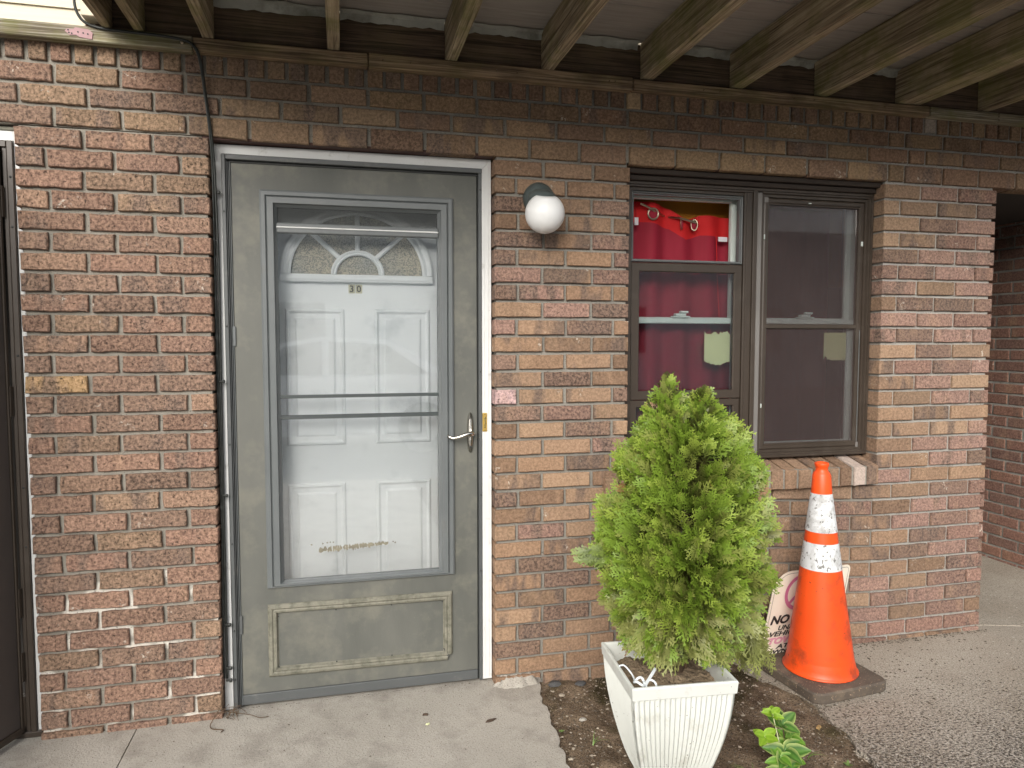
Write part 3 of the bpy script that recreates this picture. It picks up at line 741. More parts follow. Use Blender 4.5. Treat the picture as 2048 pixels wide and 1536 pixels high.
# peeled sticker remains on the glass: ragged flakes
random.seed(15); b = MB()
for k in range(26):
    x = -.655 + k * .0098 + random.uniform(-.002, .002); zc = .568 + .012 * (k / 26) + random.uniform(-.002, .002)
    h = random.uniform(.009, .0145) * (1 if k < 18 else .75); w = random.uniform(.005, .0085)
    pts = []
    for a in range(9):
        t = 2 * math.pi * a / 9; q = random.uniform(.40, 1.2); pts.append((x + w * math.cos(t) * q, zc + h * math.sin(t) * q))
    b.prism(pts, DY + .0105, DY + .0118)
for (x, z) in [(-.684, .590), (-.645, .592), (-.628, .594), (-.617, .596), (-.606, .595), (-.385, .583), (-.377, .579)]:
    pts = [(x + .004 * math.cos(t) * random.uniform(.5, 1.2), z + .003 * math.sin(t) * random.uniform(.5, 1.2)) for t in np.linspace(0, 5.6, 7)]
    b.prism(pts, DY + .0105, DY + .0118)
b.build('sticker_remains', 'peel', sdoor, 'stuff')
# lever handle
hy = DY - .001
pl = MB(); pts = []
for k in range(24):
    t = 2 * math.pi * k / 24; r = 1
    xx = .0125 * math.cos(t); zz = .078 * math.copysign(abs(math.sin(t)) ** .6, math.sin(t)); pts.append((xx, zz))
for i, (s_, y) in enumerate([(1, 0), (1, -.006), (.72, -.012), (.30, -.0145)]):
    pl.v += [(-.087 + px_ * s_, hy + y, .995 + pz_ * (s_ if s_ > .5 else .8)) for px_, pz_ in pts]
for i in range(3):
    for k in range(24): pl.f.append((i * 24 + k, i * 24 + (k + 1) % 24, (i + 1) * 24 + (k + 1) % 24, (i + 1) * 24 + k))
pl.f.append(tuple(72 + k for k in range(24)))
esc = pl.build('handle_plate', 'chrome', sdoor, smooth=True)
lev = MB().tube([(-.083, hy - .008, .992), (-.083, hy - .022, .992), (-.086, hy - .035, .993), (-.100, hy - .040, .995), (-.120, hy - .040, .988), (-.142, hy - .038, .981), (-.160, hy - .035, .979), (-.172, hy - .030, .983), (-.177, hy - .024, .990)],
                [.010, .010, .011, .010, .0075, .0062, .006, .006, .0045], 12)
lev.build('lever', 'chrome', esc, smooth=True)
MB().lathe([(.0045, 0), (.0045, .003), (.002, .004)], 12, Matrix.Translation((-.087, hy - .012, .940)) @ Matrix.Rotation(rad(90), 4, 'X')).build('keyhole', 'storm_black', esc)
b = MB(); b.box(-.941, -.931, DY - .006, DY - .001, 1.33, 1.40, .001); b.build('hinge', 'storm_metal_l', sdoor)
b = MB(); b.box(-.941, -.931, DY - .006, DY - .001, .28, .35, .001); b.build('hinge', 'storm_metal', sdoor)

# ------------------------------------------------------------------ white front door behind
fd = thing('front_door', 'white panelled front door with a fan shaped window, behind the storm door glass', 'door', (-.50, .18, 0))
FY = .16
MB().box(-.935, -.045, FY, .20, .012, 2.03, .002).build('door_leaf', 'white_door', fd)
def raised(x0, x1, z0, z1):
    return MB().frame(x0, x1, z0, z1, [(0, FY - .0005), (.004, FY - .007), (.010, FY - .008), (.016, FY - .002), (.020, FY - .0008), (.034, FY - .0015), (.042, FY - .007), (.052, FY - .0075), (.0521, FY - .0074)]).add(
        [(x0 + .052, FY - .0074, z0 + .052), (x1 - .052, FY - .0074, z0 + .052), (x1 - .052, FY - .0074, z1 - .052), (x0 + .052, FY - .0074, z1 - .052)], [(0, 1, 2, 3)])
for q in [(-.770, -.553, .950, 1.470), (-.441, -.227, .950, 1.470), (-.772, -.556, .28, .803), (-.441, -.227, .28, .803)]:
    raised(*q).build('raised_panel', 'white_door', fd)
fcx, fz, RX, RZ = -.501, 1.60, .286, .268
def arc_ring(r0x, r0z, r1x, r1z, y0, y1, cx=fcx, cz=fz, a0=0, a1=180, seg=36, bead=.004):
    b = MB(); V = []
    prof = [(0, y1), (0, y0 + bead), (.18, y0), (.45, y0 + .004), (.62, y0), (.85, y0), (1, y0 + bead), (1, y1)]
    n = len(prof)
    for k in range(seg + 1):
        t = rad(a0 + (a1 - a0) * k / seg)
        for (u, y) in prof:
            rx = r0x + (r1x - r0x) * u; rz = r0z + (r1z - r0z) * u
            V.append((cx + rx * math.cos(t), y, cz + rz * math.sin(t)))
    F = [(k * n + j, k * n + j + 1, (k + 1) * n + j + 1, (k + 1) * n + j) for k in range(seg) for j in range(n - 1)]
    return b.add(V, F)
arc_ring(.245, .222, RX, RZ, FY - .022, FY + .001).build('fan_frame', 'white_door', fd)
b = MB(); b.box(fcx - RX, fcx + RX, FY - .022, FY + .001, fz - .030, fz - .001, .003); b.box(fcx - RX + .02, fcx + RX - .02, FY - .026, FY - .0225, fz - .022, fz - .014, .0015); b.build('fan_frame', 'white_door', fd)
arc_ring(.078, .072, .100, .092, FY - .019, FY + .001).build('fan_hub', 'white_door', fd)
for a in (45, 90, 135):
    t = rad(a); p0 = Vector((fcx + .099 * math.cos(t), fz + .091 * math.sin(t))); p1 = Vector((fcx + .249 * math.cos(t), fz + .226 * math.sin(t)))
    dr = (p1 - p0).normalized(); nn = Vector((-dr.y, dr.x)) * .009
    b = MB(); q = [p0 - nn, p1 - nn, p1 + nn, p0 + nn]; q2 = [p0 - nn * .4, p1 - nn * .4, p1 + nn * .4, p0 + nn * .4]
    b.add([(p.x, FY, p.y) for p in q] + [(p.x, FY - .012, p.y) for p in q] + [(p.x, FY - .017, p.y) for p in q2],
          [(i, (i + 1) % 4, (i + 1) % 4 + 4, i + 4) for i in range(4)] + [(i + 4, (i + 1) % 4 + 4, (i + 1) % 4 + 8, i + 8) for i in range(4)] + [(8, 9, 10, 11)])
    b.build('fan_bar', 'white_door', fd)
def wedge(a0, a1, r0, r1):
    V = []; n = 10
    for k in range(n + 1):
        t = rad(a0 + (a1 - a0) * k / n)
        V += [(fcx + r0 * math.cos(t), FY - .004, fz + r0 * .91 * math.sin(t)), (fcx + r1 * math.cos(t), FY - .004, fz + r1 * .91 * math.sin(t))]
    return MB().add(V, [(2 * k, 2 * k + 1, 2 * k + 3, 2 * k + 2) for k in range(n)])
for a0, a1 in ((0, 45), (45, 90), (90, 135), (135, 180)): wedge(a0, a1, .098, .247).build('frosted_pane', 'frosted', fd)
wedge(0, 180, .0, .08).build('frosted_pane', 'frosted', fd)
def text_mesh(body, size, shear=0, extrude=.0004, bold=0.0, space=1.0):
    cu = bpy.data.curves.new('txt', 'FONT'); cu.body = body; cu.size = size; cu.shear = shear; cu.extrude = extrude
    cu.offset = bold; cu.space_character = space; cu.resolution_u = 3
    cu.align_x = 'LEFT'
    o = bpy.data.objects.new('txt', cu); C.objects.link(o)
    bpy.context.view_layer.update()
    me = bpy.data.meshes.new_from_object(o.evaluated_get(bpy.context.evaluated_depsgraph_get()))
    bpy.data.objects.remove(o); bpy.data.curves.remove(cu)
    return me
for ch, x in (('3', -.5325), ('0', -.5055)):
    MB().box(x - .004, x + .020, FY - .002, FY - .0006, 1.530, 1.563, 0).build('number_sticker', 'sticker', fd)
    me = text_mesh(ch, .035, 0, .0004, .0007)
    me.transform(Matrix.Translation((x - .001, FY - .0028, 1.535)) @ Matrix.Rotation(rad(90), 4, 'X'))
    link('house_number', me, 'storm_black', fd)

# ------------------------------------------------------------------ left unit: frame and open brown storm door
lf = thing('door_frame', 'white strip and dark brown metal jamb at the left edge of the photo', 'door frame', (-1.62, .06, 0))
MB().box(-1.5935, -1.578, .032, .10, .005, 2.030, .002).build('casing', 'casing', lf)
MB().box(-2.50, -1.578, .030, .10, 2.0305, 2.043, .002).build('head_strip', 'kick_wood', lf)
MB().box(-2.50, -1.594, .034, .10, 1.997, 2.030, .002).build('casing', 'casing', lf)
b = MB(); b.box(-1.612, -1.594, .022, .10, .005, 1.9965, .002); b.box(-1.628, -1.614, .030, .10, .005, 1.985, .002); b.build('frame_channel', 'brown_metal', lf)
b = MB(); b.box(-2.50, -1.6125, .022, .10, 1.975, 1.9965, .002); b.build('frame_channel', 'brown_metal', lf)
for z in (1.88, 1.72, 1.3, .86, .66):
    MB().lathe([(.0035, 0), (.0035, .002), (.0012, .003)], 8, Matrix.Translation((-1.603, .022, z)) @ Matrix.Rotation(rad(90), 4, 'X')).build('screw', 'storm_black', lf)
MB().box(-2.49, -1.575, .02, .30, 0.0005, .022, .004).build('threshold', 'brown_metal', lf)
ld = thing('storm_door', 'dark brown storm door standing open at the left edge of the photo', 'storm door', (-1.645, .03, 0))
def rotY(mb, px_, py_, ang):
    c, s_ = math.cos(ang), math.sin(ang)
    mb.v = [(px_ + x * c - y * s_, py_ + x * s_ + y * c, z) for x, y, z in mb.v]; return mb
TH = rad(68)      # leaf local x runs away from the hinge (-x closed); rotated open
def leaf(mb): 
    mb.v = [(-x, y, z) for x, y, z in mb.v]; mb.f = [tuple(reversed(f)) for f in mb.f]
    return rotY(mb, -1.632, .022, TH)
leaf(MB().box(.012, .84, 0, .03, .045, 1.965, .002)).build('door_leaf', 'left_door', ld)
leaf(MB().box(0, .0115, -.004, .034, .025, 1.972, .002)).build('hinge_stile', 'brown_metal', ld)
leaf(MB().box(.012, .86, -.006, .036, .022, .0445, .002)).build('sweep', 'brown_metal', ld)
for z in (1.75, 1.10, .42, .2):
    leaf(MB().box(-.006, .006, -.008, -.0045, z, z + .10, .001)).build('hinge', 'brown_metal', ld)

# ------------------------------------------------------------------ window
win = thing('window', 'brown metal twin sash window with storm panels above the brick sill', 'window', (1.14, .08, .8))
WX0, WX1, WZ0, WZ1 = .548, 1.722, .842, HEAD - .012
WY = .075
BM, BL = 'brown_metal', 'brown_light'
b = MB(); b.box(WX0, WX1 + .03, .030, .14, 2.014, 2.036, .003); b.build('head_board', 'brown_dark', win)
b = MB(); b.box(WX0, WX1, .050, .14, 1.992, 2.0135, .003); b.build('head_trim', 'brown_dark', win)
MB().frame(WX0 + .001, WX1 - .001, WZ0, 1.9915, [(0, .13), (0, WY - .012), (.004, WY - .016), (.012, WY - .016), (.014, WY - .010), (.020, WY - .010), (.024, WY), (.034, WY), (.036, WY + .01), (.036, WY + .05)]).build('outer_frame', BM, win)
b = MB(); b.box(1.090, 1.128, WY - .006, .13, WZ0 + .003, 1.985, .002); b.box(1.100, 1.104, WY - .009, WY - .0065, WZ0 + .003, 1.985, .001); b.box(1.1285, 1.148, WY - .014, .13, WZ0 + .003, 1.985, .002); b.build('mullion', BM, win)
MB().box(1.1485, 1.172, WY - .010, .13, WZ0 + .003, 1.980, .003).build('mullion_cap', BL, win)
MB().box(1.1725, 1.184, WY - .004, .13, WZ0 + .003, 1.98, .002).build('mullion', BM, win)
# left unit: L/R 0.590..1.088
def sash(x0, x1, z0, z1, y, w, mat, name='storm_sash', glass='glass', gy=.006, panes=True):
    s_ = MB().frame(x0, x1, z0, z1, [(0, y + .018), (0, y), (.003, y - .002), (w - .004, y - .002), (w, y + .003), (w, y + .018)]).build(name, mat, win)
    if panes: MB().box(x0 + w, x1 - w, y + gy, y + gy + .003, z0 + w, z1 - w, 0).build('pane', glass, s_)
    return s_
# bright metal track round the open upper half
MB().frame(.5855, 1.0885, 1.672, 1.9545, [(0, WY + .035), (0, WY + .004), (.003, WY + .001), (.006, WY + .004), (.008, WY + .012), (.011, WY + .012), (.011, WY + .035)]).build('metal_track', 'storm_metal_l', win)
sash(.586, 1.088, 1.105, 1.668, WY + .002, .036, BM, 'storm_sash', 'glass_dusty')
sash(.586, 1.088, .880, 1.102, WY + .006, .030, BM, 'storm_sash', 'glass_dusty')
b = MB(); b.box(.90, .935, WY - .004, WY + .001, 1.122, 1.130, .001); b.build('sash_latch', 'chrome', win)
# right unit, storm frame with one large insect screen over glass
MB().frame(1.1865, 1.686, WZ0 + .034, 1.955, [(0, WY + .02), (0, WY + .004), (.006, WY), (.018, WY), (.022, WY + .006), (.026, WY + .006), (.026, WY + .02)]).build('screen_frame', BM, win)
MB().box(1.1875, 1.684, WY + .004, WY + .024, 1.402, 1.420, .002).build('meeting_rail', BM, win)
MB().box(1.212, 1.661, WY + .012, WY + .0125, WZ0 + .06, 1.930, 0).build('insect_screen', 'screen', win)
MB().box(1.212, 1.661, WY + .020, WY + .023, 1.421, 1.930, 0).build('pane', 'glass_in', win)
MB().box(1.212, 1.661, WY + .020, WY + .023, WZ0 + .06, 1.401, 0).build('pane', 'glass_in', win)
for q in [(1.40, 1.414, 1.937, 1.942), (1.670, 1.680, 1.765, 1.785), (1.188, 1.192, 1.78, 1.80), (1.188, 1.192, 1.06, 1.078)]:
    MB().box(q[0], q[1], WY - .003, WY + .003, q[2], q[3], .0008).build('clip', 'vinyl', win)
MB().box(1.674, 1.677, WY - .003, WY, .90, 1.395, .0008).build('screen_cord', 'storm_metal_l', win)
MB().box(1.672, 1.6845, WY - .002, WY + .002, .873, .896, .001).build('corner_key', BL, win)
b = MB(); b.box(1.187, 1.205, WY - .002, WY + .002, 1.935, 1.957, .001); b.build('corner_key', BL, win)
# white vinyl inner sashes
IY = WY + .048
def inner(x0, x1, note):
    for (z0, z1, y) in ((1.425, 1.962, IY + .014), (.88, 1.445, IY - .012)):
        s_ = MB().frame(x0, x1, z0, z1, [(0, y + .02), (0, y), (.021, y), (.024, y + .006), (.024, y + .02)]).build('inner_sash', 'vinyl', win)
        if z0 < 1 or x0 > 1: MB().box(x0 + .027, x1 - .027, y + .010, y + .013, z0 + .027, z1 - .027, 0).build('pane', 'glass_in', s_)
inner(.590, 1.093, 0); inner(1.195, 1.668, 0)
for x in (.825, 1.425):
    b = MB(); b.box(x - .040, x + .040, IY - .022, IY + .004, 1.4455, 1.453, .002); b.box(x - .026, x + .022, IY - .020, IY + .004, 1.4535, 1.464, .002); b.box(x - .005, x + .030, IY - .024, IY - .004, 1.4645, 1.474, .002)
    b.build('sash_lock', 'vinyl', win)
# side jambs of white vinyl, seen as the pale strip on the right of each unit
b = MB(); b.box(.560, .600, IY - .02, IY + .05, .86, 1.95, .001); b.box(1.094, 1.118, IY - .02, IY + .05, .86, 1.95, .001); b.box(1.165, 1.195, IY - .02, IY + .05, .86, 1.95, .001); b.box(1.668, 1.72, IY - .02, IY + .05, .86, 1.95, .001); b.build('inner_jamb', 'vinyl', win)

# taped paper notes on the inner glass
random.seed(9)
def note(x0, x1, z0, z1, y, mat, label, top_ragged):
    pts = []
    n = 16
    for k in range(n + 1):
        t = k / n; x = x0 + (x1 - x0) * t
        pts.append((x, z0 + (random.uniform(-.002, .006) - .018 * math.sin(t * 3.1) if top_ragged else (0 if k > 4 else random.uniform(0, .02)))))
    for k in range(n + 1):
        t = 1 - k / n; x = x0 + (x1 - x0) * t
        pts.append((x, z1 + (random.uniform(-.014, .004) if top_ragged else 0)))
    o = MB().prism(pts, y, y + .0006).build('paper_note', mat)
    tag(o, label, 'paper note', 'torn yellow paper notes stuck inside the window')
note(.935, 1.055, 1.262, 1.388, IY - .016, 'note_l', 'torn pale yellow paper stuck inside the left window pane', True)
note(1.520, 1.634, 1.262, 1.385, IY - .016, 'note_r', 'square yellow paper stuck inside the right window pane', False)

# ------------------------------------------------------------------ curtains
def curtain(name, x0, x1, ztop, zbot, y, amp, folds, hem, mats, label, sag=None, seed=0):
    r = random.Random(seed); nx = 90; root = thing(name, label, 'curtain', ((x0 + x1) / 2, y, zbot))
    ph = r.random() * 6
    def P_(u, z):
        x = x0 + (x1 - x0) * u
        a = amp * (math.sin(u * folds * 2 * math.pi + ph) + .35 * math.sin(u * folds * 5.3 + ph * 2))
        return (x, y + a, z)
    top = (lambda u: ztop + (sag(u) if sag else 0))
    def piece(za, zb, nz):
        b = MB()
        for i in range(nz + 1):
            for k in range(nx + 1):
                u = k / nx; b.v.append(P_(u, za(u) + (zb(u) - za(u)) * i / nz))
        b.f = [(i * (nx + 1) + k, i * (nx + 1) + k + 1, (i + 1) * (nx + 1) + k + 1, (i + 1) * (nx + 1) + k) for i in range(nz) for k in range(nx)]
        return b
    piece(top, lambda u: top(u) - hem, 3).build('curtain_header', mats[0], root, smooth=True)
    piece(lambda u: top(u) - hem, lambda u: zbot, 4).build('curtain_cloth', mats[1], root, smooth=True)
    return root
CYY = .188
sag = lambda u: float(np.interp(u, [0, .12, .3, .42, .50, .56, .62, .7, .93, 1.0], [.022, .024, .012, -.004, -.035, -.048, -.040, -.026, -.030, -.034]))
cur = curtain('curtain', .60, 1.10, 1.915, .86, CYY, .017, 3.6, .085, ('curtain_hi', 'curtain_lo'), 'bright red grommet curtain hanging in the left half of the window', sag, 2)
curtain('curtain', 1.16, 1.60, 1.93, .86, CYY + .004, .018, 3.4, .12, ('curtain_mar', 'curtain_mar'), 'dull maroon curtain behind the insect screen in the right half of the window', None, 5)
def grommet(x, z, squash, tilt):
    ring = MB(); n, m_ = 20, 8
    for i in range(n):
        t = 2 * math.pi * i / n
        for j in range(m_):
            p = 2 * math.pi * j / m_; R_ = .023 + .0042 * math.cos(p)
            ring.v.append((x + R_ * math.cos(t) * squash, CYY - .027 + .0042 * math.sin(p) + tilt * R_ * math.cos(t), z + R_ * math.sin(t)))
    ring.f = [(i * m_ + j, ((i + 1) % n) * m_ + j, ((i + 1) % n) * m_ + (j + 1) % m_, i * m_ + (j + 1) % m_) for i in range(n) for j in range(m_)]
    ring.build('grommet', 'grommet', cur, smooth=True)
    d_ = MB().prism([(x + .021 * math.cos(t) * squash, z + .021 * math.sin(t)) for t in np.linspace(0, 6.0, 16)], CYY - .026, CYY - .024)
    d_.build('grommet_hole', 'curtain_lo', cur)
grommet(.717, 1.882, 1, 0); grommet(.848, 1.846, .35, .3); grommet(.906, 1.842, .5, -.3)
MB().box(1.022, 1.064, CYY - .030, CYY - .027, 1.776, 1.796, .001).build('care_label', 'white_tag', cur)
MB().box(.632, .650, CYY - .030, CYY - .027, 1.832, 1.864, .001).build('care_label', 'white_tag', cur)
MB().tube([(1.012, CYY - .026, 1.80), (1.016, CYY - .026, 1.74), (1.022, CYY - .026, 1.6), (1.034, CYY - .026, 1.45)], .0018, 5).build('loose_thread', 'curtain_hi', cur)
b = MB(); b.tube([(.66, CYY - .026, 1.922), (.70, CYY - .036, 1.903), (.728, CYY - .022, 1.892), (.80, CYY + .025, 1.880), (.838, CYY - .030, 1.868), (.912, CYY - .030, 1.852), (.96, CYY + .03, 1.85)], .0048, 8)
tag(b.build('curtain_rod', 'grommet'), 'bronze curtain rod showing through the grommets of the red curtain', 'curtain rod')
MB().box(.56, 1.72, .262, .275, 1.60, 2.0, .001).build('room_wall', 'orange_wall', None, 'structure')

# ------------------------------------------------------------------ deck above
deck = thing('deck', 'weathered timber balcony deck seen from below, joists on a ledger above the wall', 'deck', (.7, -.4, 2.33))
LZ0, LZ1 = 2.309, 2.353
random.seed(31)
MB().box(-4.05, -1.033, -.041, .0, LZ0 - .001, LZ1 + .003, .003).build('ledger_strip', 'ledger_green', deck, label='grey and green mossy ledger strip')
MB().box(-1.031, -.463, -.041, .0, LZ0, LZ1, .003).build('ledger_strip', 'ledger', deck)
MB().box(-.460, .535, -.039, .0, LZ0 - .001, LZ1 + .004, .003).build('ledger_strip', 'ledger', deck)
MB().box(.538, 1.902, -.040, .0, LZ0 + .002, LZ1 - .002, .003).build('ledger_strip', 'ledger', deck)
MB().box(1.906, 2.265, -.041, .0, LZ0 + .002, LZ1 - .002, .003).build('ledger_strip', 'ledger_green', deck)
MB().box(2.269, 3.4, -.040, .0, LZ0 + .002, LZ1 - .002, .003).build('ledger_strip', 'ledger_green', deck)
MB().box(-1.33, 3.4, -.012, .02, 2.3615, 2.492, .003).build('ledger_board', 'ledger_dark', deck)
# torn flashing strips above the ledger
random.seed(12)
for (x0, x1) in [(-.97, -.60), (-.555, -.19), (-.145, .175), (.22, .56), (.63, .955), (1.015, 1.34), (1.41, 1.78)]:
    b = MB(); n = 14; V = []
    for k in range(n + 1):
        x = x0 + (x1 - x0) * k / n
        zt = 2.493; zb = 2.466 + random.uniform(-.003, .005); y = -.018 - random.uniform(0, .004)
        V += [(x, y, zb), (x, y - .006, zt - .006), (x, y - .024 - .004 * math.sin(k * .9) - random.uniform(0, .006), 2.4925)]
    F = [(3 * k + j, 3 * k + 3 + j, 3 * k + 4 + j, 3 * k + 1 + j) for k in range(n) for j in (0, 1)]
    b.add(V, F).build('flashing', 'flashing', deck)
def joist(x, w, yend, z0=2.355, skew=0.0, tw=0.0, zt=2.4935):
    b = MB(); ny = 10; V = []
    for i in range(ny + 1):
        y = -.014 + (yend + .014) * i / ny; xx = x + skew * (y + .014) + random.uniform(-.0012, .0012)
        r = .004; zz = z0 + random.uniform(-.001, .001)
        V += [(xx - w / 2, y, zt), (xx - w / 2, y, zz + r), (xx - w / 2 + r, y, zz), (xx + w / 2 - r, y, zz), (xx + w / 2, y, zz + r), (xx + w / 2, y, zt)]
    F = [(i * 6 + k, i * 6 + (k + 1) % 6, (i + 1) * 6 + (k + 1) % 6, (i + 1) * 6 + k) for i in range(ny) for k in range(6)]
    F += [tuple(range(6))[::-1], tuple(ny * 6 + k for k in range(6))]
    return b.add(V, F).build('joist', 'joist', deck)
DE = -.98
for x, w in [(-1.289, .026), (-1.194, .030), (-.985, .036), (-.579, .042), (-.166, .042), (.197, .046), (.598, .048), (.985, .050), (1.375, .054), (1.775, .058), (1.835, .050), (2.20, .045), (2.6, .045), (3.0, .045), (3.4, .045)]:
    joist(x, w, DE)
MB().box(-1.35, 3.45, DE - .045, DE - .001, 2.352, 2.52, .003).build('rim_joist', 'ledger_green', deck)
y = -.012
while y > DE - .05:
    MB().box(-1.34 + random.uniform(-.004, .004), 3.46, y - .138, y, 2.4965 + random.uniform(0, .0015), 2.522, .002).build('deck_board', 'deck_under', deck); y -= .1425
# end filler and blocking at the left end of the deck
MB().box(-1.352, -1.305, -.075, -.013, 2.375, 2.46, .002).build('end_block', 'siding', deck, label='bare orange tan end block')
for x in (-.35, .05, .42, .84, 1.25, 1.6):
    for k in range(2):
        xx = x + random.uniform(-.08, .08)
        MB().lathe([(.0022, 0), (.0018, .010)], 6, Matrix.Translation((xx, -.042, 2.33)) @ Matrix.Rotation(rad(70), 4, 'X')).build('nail', 'chrome', deck)
# pink tie plate
pts = [(-1.408, 2.334), (-1.400, 2.342), (-1.385, 2.340), (-1.378, 2.347), (-1.340, 2.344), (-1.328, 2.334), (-1.330, 2.314), (-1.366, 2.318), (-1.376, 2.324), (-1.395, 2.322)]
tp = MB().prism(pts, -.044, -.0405).build('tie_plate', 'pink_plate', deck)
b = MB()
for (x, z) in [(-1.398, 2.337), (-1.396, 2.329), (-1.388, 2.327), (-1.37, 2.333), (-1.355, 2.331), (-1.342, 2.329)]:
    b.lathe([(.0025, 0), (.0025, .001)], 8, Matrix.Translation((x, -.0442, z)) @ Matrix.Rotation(rad(90), 4, 'X'))
b.build('nail_heads', 'storm_black', tp)

# ------------------------------------------------------------------ cream siding, upper left
sdg = thing('siding_wall', 'cream vinyl siding above the ledger at the top left corner', 'siding', (-1.8, .05, 2.36))
for k in range(5):
    z = 2.366 + k * .052
    MB().add([(-4.05, -.012, z), (-1.358, -.012, z), (-1.358, -.004, z + .051), (-4.05, -.004, z + .051), (-4.05, .01, z), (-1.358, .01, z), (-1.358, .01, z + .051), (-4.05, .01, z + .051)],
             [(0, 1, 2, 3), (0, 4, 5, 1), (1, 5, 6, 2), (3, 2, 6, 7)]).build('siding_board', 'siding', sdg)
MB().box(-4.05, 3.4, .012, .1, 2.457, 3.4).build('upper_wall', 'siding', sdg)

# ------------------------------------------------------------------ cable
cab = thing('cable', 'black twin cable running from the deck corner down beside the door casing', 'cable', (-.98, 0, 0))
path = [(-1.372, -.055, 2.47), (-1.374, -.055, 2.42), (-1.366, -.052, 2.385), (-1.345, -.048, 2.362), (-1.30, -.046, 2.350), (-1.22, -.046, 2.347), (-1.13, -.046, 2.345), (-1.06, -.046, 2.338), (-1.03, -.046, 2.325), (-1.014, -.040, 2.300), (-1.006, -.024, 2.25), (-1.000, -.012, 2.18), (-.990, -.010, 2.09), (-.984, .004, 2.0), (-.982, .020, 1.90), (-.980, .036, 1.6), (-.982, .036, 1.2), (-.983, .036, .8), (-.984, .036, .4), (-.985, .036, .13)]
def smooth_path(p, k=6):
    p = [Vector(q) for q in p]; out = []
    for i in range(len(p) - 1):
        a, b, c, d_ = p[max(i - 1, 0)], p[i], p[i + 1], p[min(i + 2, len(p) - 1)]
        for j in range(k):
            t = j / k; out.append(.5 * ((2 * b) + (c - a) * t + (2 * a - 5 * b + 4 * c - d_) * t * t + (3 * b - a - 3 * c + d_) * t ** 3))
    return out + [p[-1]]
MB().tube(smooth_path(path), .0045, 8).build('cable_run', 'black_cable', cab, smooth=True)
path2 = [(x - .007 - .004 * math.sin(z * 5), y - .003, z + .002) for x, y, z in path[8:]]
MB().tube(smooth_path(path2), .0036, 8).build('cable_run', 'black_cable', cab, smooth=True)
MB().tube(smooth_path([(-.990, .03, 1.75), (-.993, .032, 1.3), (-.992, .032, .9), (-.990, .034, .5), (-.994, .034, .28)]), .0030, 6).build('cable_run', 'black_cable', cab, smooth=True)
for z in (1.862, 1.206, .80, .33, .17, .125):
    b = MB(); b.box(-.988, -.970, .026, .034, z - .004, z + .004, .002); b.lathe([(.0065, 0), (.0065, .006), (.003, .008)], 10, Matrix.Translation((-.972, .030, z)) @ Matrix.Rotation(rad(90), 4, 'X')); b.build('cable_clip', 'black_cable', cab)
MB().lathe([(.005, 0), (.005, .004), (.002, .007)], 8, Matrix.Translation((-1.063, -.044, 2.329)) @ Matrix.Rotation(rad(90), 4, 'X')).build('bolt_head', 'grommet', cab)

# ------------------------------------------------------------------ wall lamp
lamp = thing('wall_lamp', 'white glass globe lamp on a dark grey metal base between door and window', 'wall lamp', (.195, 0, 1.87))
gc = Vector((.163, -.112, 1.813)); gr = .0725
lb = MB()
ax = Matrix.Translation((.170, -.001, 1.885)) @ Matrix.Rotation(rad(90), 4, 'X')
lb.lathe([(.062, 0), (.062, .010), (.058, .020), (.048, .034), (.030, .046), (.012, .052)], 32, ax); lb.build('back_plate', 'lamp_base', lamp, smooth=True)
tilt = Matrix.Translation(gc + Vector((-.002, .026, .062))) @ Matrix.Rotation(rad(24), 4, 'X')
MB().lathe([(.047, -.024), (.052, -.022), (.053, .002), (.048, .014), (.034, .024), (.014, .028)], 32, tilt).build('globe_holder', 'lamp_base', lamp, smooth=True)
for a in (200, 290, 20):
    q = tilt @ Vector((.054 * math.cos(rad(a)), .054 * math.sin(rad(a)), -.008)); MB().lathe([(.004, 0), (.004, .004), (.002, .005)], 8, Matrix.Translation(q) @ Matrix.Rotation(rad(90), 4, 'X')).build('screw', 'lamp_base', lamp)
prof = [(gr * math.sin(t), gr * math.cos(t)) for t in np.linspace(.55, math.pi - .02, 26)]
MB().lathe(prof, 40, Matrix.Translation(gc) @ Matrix.Rotation(rad(20), 4, 'X')).build('globe', 'globe', lamp, smooth=True)

# ------------------------------------------------------------------ planter
px0, py0, pang, PZ, PH = .405, -.645, rad(-5), .36, .36
plt = thing('planter', 'square white fluted plastic planter holding the evergreen shrub', 'planter', (px0, py0, -.01))
def pxy(u, v): c, s_ = math.cos(pang), math.sin(pang); return (px0 + u * c - v * s_, py0 + u * s_ + v * c)
def half(z):      # half width against height, bulging then tucked in
    t = z / PH; return .088 + (.160 - .088) * (math.sin(min(1, t) * math.pi / 2)) ** .85
b = MB(); NF = 20; rings = []
zs = [0, .03, .06, .09, .13, .17, .21, .25, .29, .318]
per = []
for side_ in range(4):
    for k in range(NF * 4):
        u = k / (NF * 4) * 2 - 1; per.append((side_, u, k))
def ring(z, flute):
    h = half(z); out = []
    for (sd_, u, k) in per:
        dep = 0
        if flute and abs(u) < .90: dep = -.0075 * (0.5 - .5 * math.cos(2 * math.pi * (k % 4) / 4))
        cr = h * .06
        a = u * h; w = h + dep
        if abs(u) > .94: w -= (abs(u) - .94) / .06 * cr
        q = [(a, -w), (w, a), (-a, w), (-w, -a)][sd_]
        out.append((*pxy(*q), z - .010))
    return out
for z in zs: rings.append(ring(z, True))
rings.append(ring(.321, False))
n = len(per)
V = [p for r_ in rings for p in r_]
F = [(i * n + k, i * n + (k + 1) % n, (i + 1) * n + (k + 1) % n, (i + 1) * n + k) for i in range(len(rings) - 1) for k in range(n)] + [tuple(range(n))[::-1]]
b.add(V, F); b.build('pot_body', 'planter', plt)
b = MB()
def sq(h, z): return [(*pxy(*q), z) for q in ((-h, -h), (h, -h), (h, h), (-h, h))]
